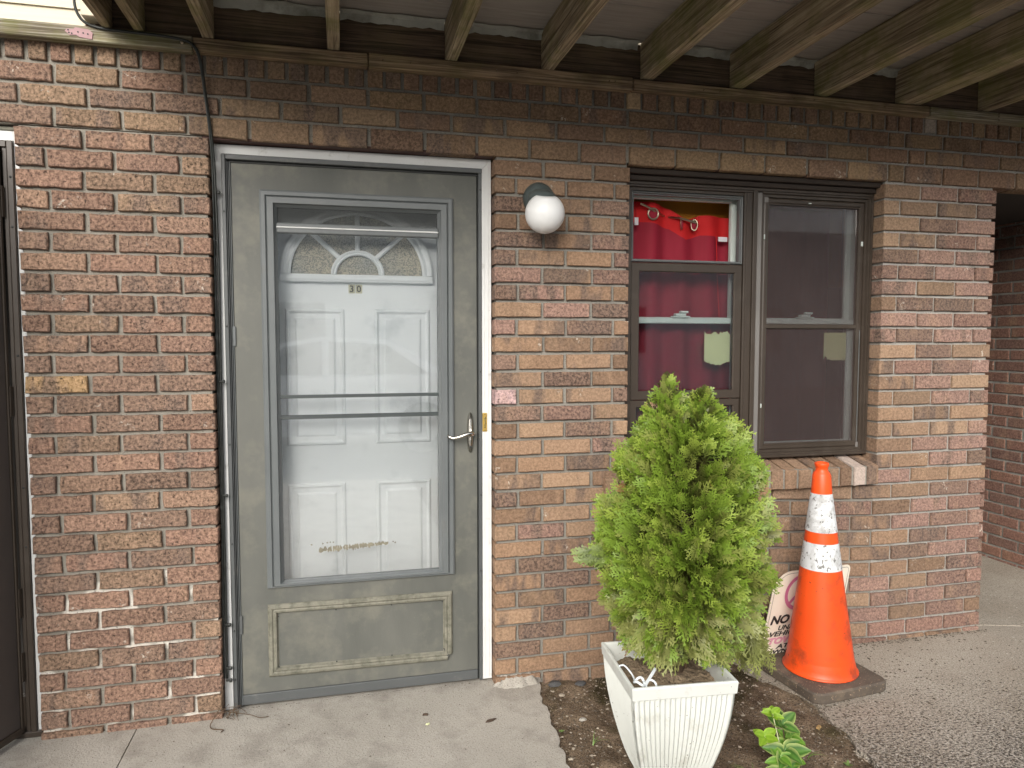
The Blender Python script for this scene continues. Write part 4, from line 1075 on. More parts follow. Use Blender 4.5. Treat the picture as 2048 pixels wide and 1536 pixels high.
loops = [sq(.1520, .310), sq(.1600, .312), sq(.1625, .346), sq(.1605, .350), sq(.1545, .350), sq(.1530, .346), sq(.146, .27), sq(.12, .20)]
V = [p for l_ in loops for p in l_]; F = [(i * 4 + k, i * 4 + (k + 1) % 4, (i + 1) * 4 + (k + 1) % 4, (i + 1) * 4 + k) for i in range(len(loops) - 1) for k in range(4)]
b.add(V, F).build('rim', 'planter', plt)
# potting soil
b = MB(); N = 36; random.seed(6)
for i in range(N + 1):
    for k in range(N + 1):
        u = (k / N * 2 - 1) * .150; v = (i / N * 2 - 1) * .150
        z = .292 + .020 * math.exp(-((u + .02) ** 2 + (v - .03) ** 2) / .008) + random.uniform(-.004, .004) + .006 * math.sin(u * 60) * math.cos(v * 47)
        b.v.append((*pxy(u, v), z))
b.f = [(i * (N + 1) + k, i * (N + 1) + k + 1, (i + 1) * (N + 1) + k + 1, (i + 1) * (N + 1) + k) for i in range(N) for k in range(N)]
b.build('potting_soil', 'pot_soil', plt, smooth=True)
wt = thing('plant_tie', 'white plastic tie coiled over the front left corner of the planter', 'plant tie', (.28, -.72, .35))
c0 = pxy(-.135, -.135)
MB().tube(smooth_path([(*pxy(-.158, -.02), .352), (*pxy(-.140, -.02), .352), (*pxy(-.125, -.05), .336), (*pxy(-.128, -.085), .330), (*pxy(-.135, -.105), .345)], 5), .0028, 6).build('tie_strap', 'white_wire', wt, smooth=True)
cc = [(*pxy(-.128 + .014 * math.cos(t), -.122 + .018 * math.sin(t)), .350 + .006 * math.sin(t * 2)) for t in np.linspace(0, 6.28, 18)]
MB().tube(cc, .0042, 6).build('tie_loop', 'white_wire', wt, smooth=True)
cc = [(*pxy(-.094 + .016 * math.cos(t), -.128 + .012 * math.sin(t)), .340 + .010 * math.sin(t)) for t in np.linspace(0, 6.28, 18)]
MB().tube(cc, .0035, 6).build('tie_loop', 'white_wire', wt, smooth=True)
MB().tube([(*pxy(-.112, -.132), .345), (*pxy(-.062, -.075), .362)], .005, 6).build('tie_strap', 'white_wire', wt)

# ------------------------------------------------------------------ evergreen shrub
shr = thing('arborvitae', 'bushy bright green arborvitae in the white planter, with a forked top', 'shrub', (.46, -.62, .30))
SX, SY = .46, -.62
random.seed(77)
rr = random.Random(77)
trunks = []
for (bx, by, tx, ty, tz, r0) in [(.43, -.62, .41, -.62, 1.16, .013), (.47, -.62, .53, -.61, 1.12, .012), (.50, -.60, .58, -.60, .95, .009), (.42, -.60, .30, -.61, .90, .008), (.45, -.64, .44, -.70, .85, .007)]:
    pts = []
    for k in range(9):
        t = k / 8; pts.append((bx + (tx - bx) * t + rr.uniform(-.008, .008), by + (ty - by) * t + rr.uniform(-.006, .006), .28 + (tz - .28) * t))
    trunks.append(pts); MB().tube(pts, [r0 * (1 - .75 * k / 8) for k in range(9)], 7).build('trunk', 'bark', shr, smooth=True)
Lp = [(1.253, .405), (1.22, .385), (1.17, .345), (1.12, .318), (1.07, .292), (.99, .243), (.88, .212), (.80, .190), (.74, .162), (.70, .165), (.64, .172), (.57, .205), (.50, .22), (.43, .245), (.38, .29), (.34, .36)]
Rp = [(1.253, .415), (1.22, .55), (1.17, .60), (1.12, .635), (1.05, .69), (.98, .735), (.90, .755), (.80, .778), (.70, .792), (.60, .782), (.52, .745), (.45, .70), (.38, .665), (.33, .66), (.30, .62)]
def interp(tab, z):
    tab = sorted(tab); return float(np.interp(z, [t[0] for t in tab], [t[1] for t in tab]))
def spray_template(r, L, wide):
    """flat fan of scale-like twigs in the (x = side, y = along) plane: list of quads [(p0,p1,w0,w1)]"""
    segs = []
    def twig(p, ang, ln, lev, cur):
        n = 3 if lev == 0 else 2
        pos = Vector(p); a = ang
        for i in range(n):
            d_ = Vector((math.sin(a), math.cos(a))) * ln / n; q = pos + d_
            w = (.0019, .0016, .0013)[lev]; w1 = w * (.75 if i == n - 1 else 1)
            segs.append((pos.copy(), q.copy(), w, w1, lev, (i + 1) / n))
            if lev < 2:
                m_ = 2 if lev == 0 else 1
                for j in range(m_):
                    f = (j + .6) / m_; base = pos + d_ * f; prog = (i + f) / n
                    for s_ in (-1, 1):
                        if lev == 1 and r.random() < .15: continue
                        ll = ln * ((.62 if lev == 0 else .55) * (1.05 - .65 * prog)) * r.uniform(.8, 1.15) * (wide * .88 if lev == 0 else .95)
                        twig(base, a + s_ * rad(r.uniform(27, 42)), ll, lev + 1, cur)
            pos = q; a += cur + r.uniform(-.08, .08)
    twig((0, 0), 0, L, 0, r.uniform(-.12, .12))
    return segs
TEMPL = [spray_template(rr, 1.0, rr.uniform(.85, 1.15)) for _ in range(10)]
TA = []
for s_ in TEMPL:
    V = []; T_ = []
    for (p, q, w0, w1, lev, pr) in s_:
        d_ = (q - p).normalized(); nn = Vector((-d_.y, d_.x))
        for pt, w in ((p - nn * 0, w0), (p, w0), (q, w1), (q, w1)): pass
        V += [(p.x, p.y, w0, nn.x, nn.y), (p.x, p.y, -w0, nn.x, nn.y), (q.x, q.y, -w1, nn.x, nn.y), (q.x, q.y, w1, nn.x, nn.y)]
        tip = p.length; tip2 = q.length; T_ += [tip, tip, tip2, tip2]
    TA.append((np.array(V), np.array(T_)))
Vs = []; Cs = []; nv = 0
def place_spray(base, d, nrm, L, colA, colB, droop):
    global nv
    a, tp_ = TA[rr.randrange(len(TA))]
    d = d.normalized(); s_ = d.cross(nrm).normalized(); nrm = s_.cross(d).normalized()
    D = np.array(d); S = np.array(s_); N_ = np.array(nrm)
    u = a[:, 0] * L + a[:, 3] * a[:, 2] * 1.0; v = a[:, 1] * L + a[:, 4] * a[:, 2]
    t = np.clip(v / L, 0, 1.2)
    P_ = np.array(base) + np.outer(v, D) + np.outer(u, S) + np.outer(-.18 * L * t * t + .10 * np.abs(u), N_)
    P_[:, 2] -= droop * L * t * t
    f = np.clip(tp_ * 1.05, 0, 1)[:, None]
    c = (1 - f) * np.array(colA) + f * np.array(colB)
    Vs.append(P_); Cs.append(np.hstack([c, np.ones((len(c), 1))])); nv += len(P_)
n_done = 0
branches = MB()
TOTAL = 4300
while n_done < TOTAL:
    z = rr.uniform(.415, 1.248)
    wl_, wr_ = interp(Lp, z), interp(Rp, z); hw = max(.012, (wr_ - wl_) / 2 - .030)
    if rr.random() > (hw / .31) ** .9 + .08: continue
    th = rr.uniform(0, 2 * math.pi)
    if math.sin(th) > .45 and rr.random() < .6: continue    # fewer sprays on the wall side
    rho = rr.uniform(.35, 1) ** .5
    cxz = (wl_ + wr_) / 2; cyz = SY; bulge = 1 - .06 * math.sin(z * 40 + th * 3) - .05 * math.sin(th * 5 + z * 17)
    if z > 1.11:      # two leaders with a notch between
        if rr.random() < .55: cxz, hw = .408, max(.010, (1.268 - z) * .46)
        else:
            if z > 1.195: continue
            cxz, hw = .528, max(.012, (1.205 - z) * .80)
    dx = math.cos(th) * hw * rho * bulge; dy = math.sin(th) * hw * .80 * rho * bulge
    if rho > .6 and mnoise.noise(Vector((cxz + dx, cyz + dy, z)) * 10.5) < -.13 and rr.random() < .8: n_done += .5; continue
    L = rr.uniform(.055, .10) * (1.0 if z < 1.1 else .75)
    out = Vector((math.cos(th), math.sin(th) * .9, 0))
    upz = .95 * (z - .3) / .95 + .05 - (.55 if z < .5 else 0) * (rr.random()) + rr.uniform(-.25, .25)
    d = (out * 1.0 + Vector((rr.uniform(-.45, .45), rr.uniform(-.45, .45), upz))).normalized()
    base = Vector((cxz + dx, cyz + dy, z)) - d * L * .80
    nrm = Vector((rr.uniform(-1, 1), rr.uniform(-1, .2) - .4, rr.uniform(-.2, 1)))
    if abs(nrm.normalized().dot(d)) > .9: nrm = Vector((0, -1, .3))
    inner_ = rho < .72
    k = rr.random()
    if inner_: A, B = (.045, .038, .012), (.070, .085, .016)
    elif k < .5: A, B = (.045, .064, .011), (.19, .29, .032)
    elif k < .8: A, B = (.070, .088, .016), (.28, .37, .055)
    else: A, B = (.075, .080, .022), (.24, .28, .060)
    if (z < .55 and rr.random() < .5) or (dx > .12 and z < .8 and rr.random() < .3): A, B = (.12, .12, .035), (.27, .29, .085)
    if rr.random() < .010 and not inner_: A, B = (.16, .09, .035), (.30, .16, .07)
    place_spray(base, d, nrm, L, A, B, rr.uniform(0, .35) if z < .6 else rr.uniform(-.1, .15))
    if rr.random() < .10:
        zt_ = max(.30, z - rr.uniform(.04, .16)); tr = trunks[0] if cxz + dx < .47 else trunks[1]
        i = min(8, max(0, int((zt_ - .28) / .11))); p0 = Vector(tr[i]); p0.z = zt_
        mid = (p0 + base) / 2 + Vector((0, 0, -.012)); branches.tube([p0, mid, base, base + d * L * .4], [.0035, .0026, .0018, .0012], 5)
    n_done += 1
# a long side shoot at the left and drooping tips at the lower right
for k in range(11):
    t = k / 10; base = Vector((.235 - .085 * t, -.66, .70 + .01 * t + rr.uniform(-.02, .02))); place_spray(base, Vector((-1, rr.uniform(-.4, .3), rr.uniform(-.3, .4))), Vector((0, -1, .6)), .055, (.06, .085, .015), (.18, .25, .035), 0)
for k in range(110):
    t = rr.random(); base = Vector((.56 + .125 * t + rr.uniform(-.03, .03), -.64 + rr.uniform(-.10, .10), .48 - .11 * t * rr.random())); place_spray(base, Vector((rr.uniform(-.1, .7), rr.uniform(-.5, .2), -1)), Vector((rr.uniform(-.6, .6), -1, .3)), .085, (.12, .12, .035), (.26, .29, .08), .1)
for k in range(70):
    base = Vector((.50 + rr.uniform(-.10, .10), -.64 + rr.uniform(-.07, .10), .455 + rr.uniform(-.03, .04))); place_spray(base, Vector((rr.uniform(-.6, .6), rr.uniform(-.7, .2), -1)), Vector((rr.uniform(-.6, .6), -1, .3)), .08, (.10, .12, .03), (.24, .31, .07), .1)
V = np.vstack(Vs); Cc = np.vstack(Cs); nq = len(V) // 4
me = bpy.data.meshes.new('crown'); me.vertices.add(len(V)); me.vertices.foreach_set('co', V.astype(np.float32).ravel())
me.loops.add(nq * 4); me.loops.foreach_set('vertex_index', np.arange(nq * 4, dtype=np.int32))
me.polygons.add(nq); me.polygons.foreach_set('loop_start', np.arange(0, nq * 4, 4, dtype=np.int32))
me.update(calc_edges=True); set_attr(me, 'bc', Cc)
link('crown', me, 'foliage', shr)
branches.build('branches', 'bark', shr, smooth=True)
print('shrub quads', nq)

# ------------------------------------------------------------------ traffic cone
cone = thing('traffic_cone', 'orange traffic cone with two scuffed white bands on a dirty black base', 'traffic cone', (1.265, -.24, 0))
KX, KY = 1.279, -.238
TZ = Matrix.Translation((KX, KY, 0)) @ Matrix(((1, 0, -.020, 0), (0, 1, 0, 0), (0, 0, 1, 0), (0, 0, 0, 1)))
b = MB(); h = .178; ang = rad(6)
def rsq(h, rc, z, k=6):
    out = []
    for i, (sx, sy) in enumerate(((1, 1), (-1, 1), (-1, -1), (1, -1))):
        for j in range(k + 1):
            t = rad(90 * i + 90 * j / k); x = sx * (h - rc) + rc * math.cos(t); y = sy * (h - rc) + rc * math.sin(t)
            out.append((KX + x * math.cos(ang) - y * math.sin(ang), KY + x * math.sin(ang) + y * math.cos(ang), z))
    return out
loops = [rsq(h - .003, .04, .001), rsq(h, .042, .006), rsq(h, .042, .034), rsq(h - .006, .040, .041), rsq(h - .05, .03, .045)]
n = len(loops[0]); V = [p for l_ in loops for p in l_]
F = [(i * n + k, i * n + (k + 1) % n, (i + 1) * n + (k + 1) % n, (i + 1) * n + k) for i in range(len(loops) - 1) for k in range(n)] + [tuple(4 * n + k for k in range(n)), tuple(range(n))[::-1]]
b.add(V, F).build('cone_base', 'cone_base', cone)
zr = [(.869, .0235), (.77, .0365), (.75, .0392), (.60, .0585), (.555, .0640), (.455, .0770), (.22, .1085), (.10, .1245), (.075, .1285)]
def rad_at(z): return float(np.interp(z, [a for a, _ in zr[::-1]], [c for _, c in zr[::-1]]))
def cpart(za, zb, extra, name, mat, n=8, top=None):
    prof = [(rad_at(zb + (za - zb) * i / n) + extra, zb + (za - zb) * i / n) for i in range(n + 1)]
    if top: prof += top
    MB().lathe(prof, 56, TZ, caps=False).build(name, mat, cone, smooth=True)
MB().lathe([(.1225, .046), (.141, .046), (.1415, .050), (.137, .053), (.1335, .058), (.1305, .075), (.1245, .100)], 64, TZ, caps=False).build('flange', 'cone_orange', cone, smooth=True)
cpart(.457, .10, 0, 'cone_body', 'cone_orange', 14)
cpart(.560, .456, .0015, 'reflective_band', 'cone_white')
cpart(.604, .559, 0, 'cone_body', 'cone_orange')
cpart(.752, .603, .0015, 'reflective_band', 'cone_white')
MB().lathe([(rad_at(.751), .751), (.0345, .822), (.030, .832), (.0235, .840), (.0225, .850), (.0245, .856), (.0265, .860), (.0268, .868), (.0255, .872), (.0195, .872), (.0185, .84), (.018, .80)], 48, TZ, caps=False).build('cone_tip', 'cone_orange', cone, smooth=True)

# ------------------------------------------------------------------ parking sign
sg = thing('parking_sign', 'faded cream NO PARKING sign leaning on the wall behind the traffic cone', 'sign', (1.30, -.08, 0))
SW, SH = .425, .360
QBL, QBR, QTL, QTR = Vector((1.095, -.098, .047)), Vector((1.519, -.030, .040)), Vector((1.170, -.093, .392)), Vector((1.591, -.018, .372))
FS = 1
def SP(x, y, z):
    """point on the slightly bent sheet; z = offset towards the viewer"""
    u, v = x / SW, y / SH
    p = QBL * (1 - u) * (1 - v) + QBR * u * (1 - v) + QTL * (1 - u) * v + QTR * u * v
    return p + Vector((.16, -.98, .05)) * (z + .004 * math.sin(u * 3.1))
def rrect(w, h, r, inset=0, k=6):
    pts = []
    for (cx, cy, a0, q) in ((w - r, r, -90, r), (w - r, h - r, 0, r), (.085, h - .085, 90, .085), (r, r, 180, r)):
        for j in range(k + 1):
            t = rad(a0 + 90 * j / k); pts.append((cx + (q - inset) * math.cos(t), cy + (q - inset) * math.sin(t)))
    out = []
    for a, b in zip(pts, pts[1:] + pts[:1]):      # subdivide long edges so the sheet can bend
        m_ = max(1, int(math.hypot(b[0] - a[0], b[1] - a[1]) / .06))
        out += [(a[0] + (b[0] - a[0]) * i / m_, a[1] + (b[1] - a[1]) * i / m_) for i in range(m_)]
    return out
def splane(pts, z0, z1):
    n = len(pts); V = [SP(x, y, z0) for x, y in pts] + [SP(x, y, z1) for x, y in pts]
    return MB().add(V, [tuple(range(n))[::-1], tuple(range(n, 2 * n))] + [(i, (i + 1) % n, (i + 1) % n + n, i + n) for i in range(n)])
splane(rrect(SW, SH, .025), -.001 * FS, .001 * FS).build('sign_plate', 'sign_white', sg)
def band(pa, pb, z, mat, name):
    n = len(pa); V = [SP(x, y, z) for x, y in pa] + [SP(x, y, z) for x, y in pb]
    MB().add(V, [(i, (i + 1) % n, (i + 1) % n + n, i + n) for i in range(n)]).build(name, mat, sg)
band(rrect(SW, SH, .025, .010), rrect(SW, SH, .025, .0118), .0018 * FS, 'sign_black', 'border_line')
ccx, ccy, cr = .146, .262, .078
A_ = [(ccx + cr * math.cos(t), ccy + cr * math.sin(t)) for t in np.linspace(0, 2 * math.pi, 49)[:-1]]
B_ = [(ccx + (cr - .016) * math.cos(t), ccy + (cr - .016) * math.sin(t)) for t in np.linspace(0, 2 * math.pi, 49)[:-1]]
band(A_, B_, .0026 * FS, 'sign_pink', 'red_circle')
t = rad(45); dx_, dy_ = math.cos(t) * (cr - .012), math.sin(t) * (cr - .012); ox, oy = -math.sin(t) * .007, math.cos(t) * .007
q = [(ccx - dx_ - ox, ccy - dy_ - oy), (ccx + dx_ - ox, ccy + dy_ - oy), (ccx + dx_ + ox, ccy + dy_ + oy), (ccx - dx_ + ox, ccy - dy_ + oy)]
MB().add([SP(x, y, .0024) for x, y in q], [(0, 1, 2, 3)]).build('red_slash', 'sign_pink', sg)
def stext(body, x, y, size, mat, bold=0, width=None, shear=.22, z=.0018):
    me = text_mesh(body, size, shear, .0002, bold, 1.0)
    xs_ = [v.co.x for v in me.vertices]; w_ = max(xs_) - min(xs_)
    sx = (width / w_) if width else 1
    me.transform(Matrix.Translation((x, y, z * FS)) @ Matrix.Diagonal((sx, 1, 1, 1)))
    for v_ in me.vertices: v_.co = SP(*v_.co)
    link('lettering', me, mat, sg)
stext('P', ccx - .026, ccy - .050, .138, 'sign_black', .002, .066, 0, .0020)
stext('NO  PARKING', .020, .132, .050, 'sign_black', .0022, .385)
stext('UNAUTHORIZED', .066, .102, .029, 'sign_black', .0008, .300)
stext('VEHICLES WILL BE', .024, .077, .029, 'sign_black', .0008, .385)
stext('TOWED AWAY', .026, .044, .037, 'sign_pale', .0022, .380)
stext('AT VEHICLE', .078, .021, .026, 'sign_black', .0008, .270)
stext("OWNER'S EXPENSE", .024, -.001, .024, 'sign_black', .0008, .380)

# ------------------------------------------------------------------ small leafy plant
def leaf_mesh(L, W, cup, fold, cA, cB, cM, r):
    nx, ny = 5, 7; V = []; Cl = []
    for i in range(ny + 1):
        t = i / ny; w = W * (math.sin(math.pi * min(1, t * .93 + .05) ** .8)) ** .75
        for k in range(nx):
            s_ = k / (nx - 1) * 2 - 1
            x = s_ * w / 2 * (1 + .05 * r.uniform(-1, 1)); y = t * L
            z = -cup * (t ** 2) * L + fold * abs(s_) * w + .02 * L * math.sin(t * 9) * abs(s_)
            V.append((x, y, z))
            e = abs(s_)
            c = cM if e > .9 else (cB if e < .2 else cA)
            f = r.uniform(.9, 1.1); Cl.append((*(v * f for v in c), 1))
    F = [(i * nx + k, i * nx + k + 1, (i + 1) * nx + k + 1, (i + 1) * nx + k) for i in range(ny) for k in range(nx - 1)]
    return V, F, Cl
def leaf_obj(parent, base, direc, nrm, L, W, pal, r, name='leaf'):
    V, F, Cl = leaf_mesh(L, W, r.uniform(.05, .3), r.uniform(.12, .3), *pal, r)
    d = Vector(direc).normalized(); s_ = d.cross(Vector(nrm)).normalized(); n_ = s_.cross(d)
    P_ = [tuple(Vector(base) + s_ * x + d * y + n_ * z) for x, y, z in V]
    me = bpy.data.meshes.new(name); me.from_pydata(P_, [], F); me.update(); set_attr(me, 'bc', Cl)
    me.polygons.foreach_set('use_smooth', [True] * len(me.polygons))
    return link(name, me, 'leaf', parent)
PALD = ((.045, .13, .018), (.11, .24, .04), (.36, .44, .14)); PALY = ((.20, .36, .02), (.28, .44, .04), (.32, .48, .06)); PALM = ((.09, .22, .02), (.17, .33, .04), (.30, .42, .10))
eu = thing('euonymus', 'small leafy seedling with pale edged green leaves beside the planter', 'plant', (.76, -.76, 0))
r5 = random.Random(55)
stems = [((.745, -.775, -.01), (.752, -.765, .075), 'D', 8, .062), ((.765, -.76, -.01), (.775, -.72, .135), 'D', 5, .052), ((.755, -.765, -.01), (.748, -.705, .165), 'Y', 6, .034),
         ((.74, -.77, -.01), (.700, -.735, .115), 'Y', 6, .040), ((.76, -.76, -.01), (.795, -.735, .098), 'M', 5, .040), ((.72, -.81, -.01), (.715, -.815, .035), 'D', 6, .055), ((.735, -.79, -.01), (.725, -.785, .07), 'M', 4, .04)]
for (a, b_, kd, cnt, LL) in stems:
    a = Vector(a); b_ = Vector(b_); m_ = (a + b_) / 2 + Vector((.006, .004, 0))
    MB().tube([a, m_, b_], [.0026, .0022, .0016], 6).build('stem', 'bark' if kd == 'D' else 'note_l', eu, smooth=True)
    pal = {'D': PALD, 'Y': PALY, 'M': PALM}[kd]
    for k in range(cnt):
        th = 2 * math.pi * k / cnt + r5.uniform(-.25, .25); el = r5.uniform(.05, .55)
        d = Vector((math.cos(th) * math.cos(el), math.sin(th) * math.cos(el), math.sin(el)))
        leaf_obj(eu, b_ - Vector((0, 0, .004 * (k % 3))), d, (-.2, -.7, .8), LL * r5.uniform(1.0, 1.3), LL * r5.uniform(.66, .82), pal, r5)
    if kd == 'D':
        for k in range(6):
            th = k * 1.05 + r5.uniform(-.3, .3); d = Vector((math.cos(th), math.sin(th), .25)); leaf_obj(eu, m_ + Vector((0, 0, r5.uniform(-.015, .02))), d, (-.2, -.6, .8), LL * r5.uniform(.9, 1.15), LL * .66, PALM if k % 2 else PALD, r5)

# weeds and grass tufts
def weed(x, y, s, label, seed):
    r = random.Random(seed); w = thing('weed', label, 'weed', (x, y, -.01), 'small weeds growing in the soil')
    for k in range(6):
        th = k * 1.05 + r.random(); leaf_obj(w, (x, y, -.006), (math.cos(th), math.sin(th), .6), (0, 0, 1), s * r.uniform(.7, 1.1), s * .45, ((.14, .22, .06), (.18, .27, .08), (.16, .24, .07)), r)
weed(.915, -.625, .020, 'tiny round leaved weed left of the cone base corner', 1)
weed(.985, -.765, .020, 'tiny weed in the soil near the concrete edge at the bottom', 2)
weed(.155, -.36, .014, 'tiny yellow green weed at the edge of the concrete walk', 3)
def grass(x, y, L, n, label, seed, bend):
    r = random.Random(seed); gt = thing('grass_tuft', label, 'grass', (x, y, -.01), 'grass tufts in the soil strip')
    for k in range(n):
        th = bend + r.uniform(-.9, .9); l_ = L * r.uniform(.6, 1.1); V = []; 
        for i in range(7):
            t = i / 6; hx = math.cos(th) * l_ * t * (.3 + .7 * t); hy = math.sin(th) * l_ * t * (.3 + .7 * t); z = -.008 + l_ * .75 * t * (1.25 - .75 * t); w = .0022 * (1 - t * .85)
            V += [(x + hx - w * math.sin(th), y + hy + w * math.cos(th), z), (x + hx + w * math.sin(th), y + hy - w * math.cos(th), z)]
        me = bpy.data.meshes.new('blade'); me.from_pydata(V, [], [(2 * i, 2 * i + 1, 2 * i + 3, 2 * i + 2) for i in range(6)]); me.update()
        set_attr(me, 'bc', [(.16, .27, .06, 1)] * len(V)); link('blade', me, 'leaf', gt)
grass(.885, -.70, .075, 3, 'thin curved grass blades right of the leafy seedling', 4, .2)
grass(.655, -.755, .07, 4, 'thin grass blades between the planter and the seedling', 5, 2.0)
grass(.235, -.46, .06, 3, 'thin grass blades in the dark soil left of the planter', 6, .6)

# dark round object peeking in at the bottom edge
tag(MB().lathe([(.0, .034), (.075, .034), (.086, .030), (.090, .018), (.090, -.02)][::-1], 48, Matrix.Translation((.965, -.925, 0)), caps=False).build('round_paver', 'dark_disc', smooth=True),
    'dark grey round edge just peeking in at the bottom of the photo', 'paver')

# dead leaves on the slab, cut root at the pier foot
def flake(x, y, L, W, rot, mat, name, label, cat, seed, group=None):
    r = random.Random(seed); pts = []
    for k in range(12):
        t = 2 * math.pi * k / 12; q = r.uniform(.55, 1.1); pts.append((L * math.cos(t) * q, W * math.sin(t) * q))
    c, s_ = math.cos(rot), math.sin(rot)
    V = [(x + a * c - b * s_, y + a * s_ + b * c, .0015) for a, b in pts] + [(x + (a * c - b * s_) * .8, y + (a * s_ + b * c) * .8, .005 + r.uniform(0, .003)) for a, b in pts]
    o = MB().add(V, [tuple(range(11, -1, -1)), tuple(range(12, 24))] + [(i, (i + 1) % 12, (i + 1) % 12 + 12, i + 12) for i in range(12)]).build(name, mat)
    tag(o, label, cat, group)
GL = 'dead leaves lying on the ground'
flake(-.291, -.150, .013, .007, 0, 'dead_leaf', 'dead_leaf', 'small dark leaf on the walk below the storm door sweep', 'dead leaf', 1, GL)
b_ = flake(-.071, -.245, .024, .0065, .35, 'dead_leaf', 'dead_leaf', 'long dark shrivelled leaf on the walk near the brick pier', 'dead leaf', 2, GL)
flake(-.29, -.215, .009, .005, .1, 'note_l', 'dead_leaf', 'pale yellow petal lying on the walk in front of the door', 'dead leaf', 9, GL)
flake(1.03, -.56, .020, .009, .8, 'tan_leaf', 'dead_leaf', 'tan dry leaf in the soil in front of the cone base', 'dead leaf', 3, GL)
flake(2.48, .33, .022, .009, .2, 'dead_leaf', 'dead_leaf', 'dark leaf on the passage floor beside the corner pier', 'dead leaf', 4, GL)
flake(2.60, -.10, .030, .006, -.5, 'dead_leaf', 'dead_leaf', 'thin dark twig like leaf on the concrete below the floor crack', 'dead leaf', 5, GL)
tw = MB(); tw.tube(smooth_path([(-.995, -.005, .13), (-1.0, -.02, .06), (-1.03, -.05, .012), (-1.02, -.075, .006), (-.985, -.085, .004), (-.99, -.10, .004)], 4), .0018, 5)
tw.tube(smooth_path([(-.985, .01, .02), (-.95, -.01, .02), (-.90, -.02, .012), (-.87, -.035, .006), (-.84, -.03, .004)], 4), .0012, 5)
rt = random.Random(3)
for k in range(16):
    p = Vector((-.975 + rt.uniform(-.02, .03), .005 + rt.uniform(-.02, .01), .003)); tw.tube([p, p + Vector((rt.uniform(-.02, .02), rt.uniform(-.03, 0), rt.uniform(.01, .05))), p + Vector((rt.uniform(-.05, .05), rt.uniform(-.04, 0), rt.uniform(0, .05)))], .0009, 4)
tag(tw.build('dead_vine', 'bark'), 'dry brown dead vine at the foot of the left brick pier', 'dead vine')
# concrete smear at the foot of the middle pier, rubble along the wall foot
def stones(name, mat, n, fn, smin, smax, seed):
    r = random.Random(seed); V = []; F = []
    base = [(0, 0, 1), (1, 0, 0), (0, 1, 0), (-1, 0, 0), (0, -1, 0), (0, 0, -1)]
    tri = [(0, 1, 2), (0, 2, 3), (0, 3, 4), (0, 4, 1), (5, 2, 1), (5, 3, 2), (5, 4, 3), (5, 1, 4)]
    for _ in range(n):
        p = fn(r)
        if p is None: continue
        s_ = smin * (smax / smin) ** (r.random() ** 2.2); a = r.uniform(0, 6.28); k = len(V); e = r.uniform(.6, 1.6)
        for (x, y, z) in base:
            x, y = x * s_ * e * r.uniform(.7, 1.3), y * s_ * r.uniform(.7, 1.3)
            V.append((p[0] + x * math.cos(a) - y * math.sin(a), p[1] + x * math.sin(a) + y * math.cos(a), p[2] + z * s_ * .55 * r.uniform(.7, 1.2)))
        F += [tuple(i + k for i in t) for t in tri]
    me = bpy.data.meshes.new(name); me.from_pydata(V, [], F); me.update()
    return link(name, me, mat, None, 'stuff')
def in_soil(r):
    x, y = r.uniform(.13, 1.12), -(r.random() ** 1.0) * 1.05 + .01
    if abs(x - px0) < .10 and abs(y - py0) < .10: return None
    return (x, y, -.010)
o = stones('gravel', 'pebble', 2100, in_soil, .0013, .0075, 1); tag(o, 'pale gravel scattered over the dark soil strip', 'gravel')
o = stones('soil_crumbs', 'grit', 5200, in_soil, .0015, .0055, 2); tag(o, 'dark crumbs of soil in the bed around the planter', 'soil')
def on_drive(r):
    x = 1.05 + abs(r.gauss(0, .55)); y = -abs(r.gauss(0, .42)) + .0
    if r.random() < .25: y = -abs(r.gauss(0, .02)); x = r.uniform(1.4, 2.35)
    if r.random() < .25: x = 1.08 + abs(r.gauss(0, .09)); y = -.3 - r.random() * .7
    return (x, y, .001)
o = stones('grit', 'grit', 3600, on_drive, .0010, .0062, 3); tag(o, 'dark grit scattered over the rough concrete around the cone', 'grit')
o = stones('chippings', 'pebble', 900, on_drive, .0009, .0032, 4); tag(o, 'pale stone chippings on the rough concrete by the cone', 'chippings')
def on_walk(r):
    if r.random() < .55: return (r.uniform(-1.58, .17), (.03 if -.99 < 0 else 0) - abs(r.gauss(0, .018)), .001)
    return (r.uniform(-1.6, .1), -abs(r.gauss(0, .35)), .001)
def on_walk2(r):
    p = on_walk(r)
    if -.99 < p[0] < -.01: return (p[0], p[1] + .03, .001)
    return (p[0], p[1] - .01, .001)
o = stones('debris', 'grit', 650, on_walk2, .0008, .0032, 6); tag(o, 'fine dark debris along the wall foot on the grey walk', 'debris')
r8 = random.Random(8)
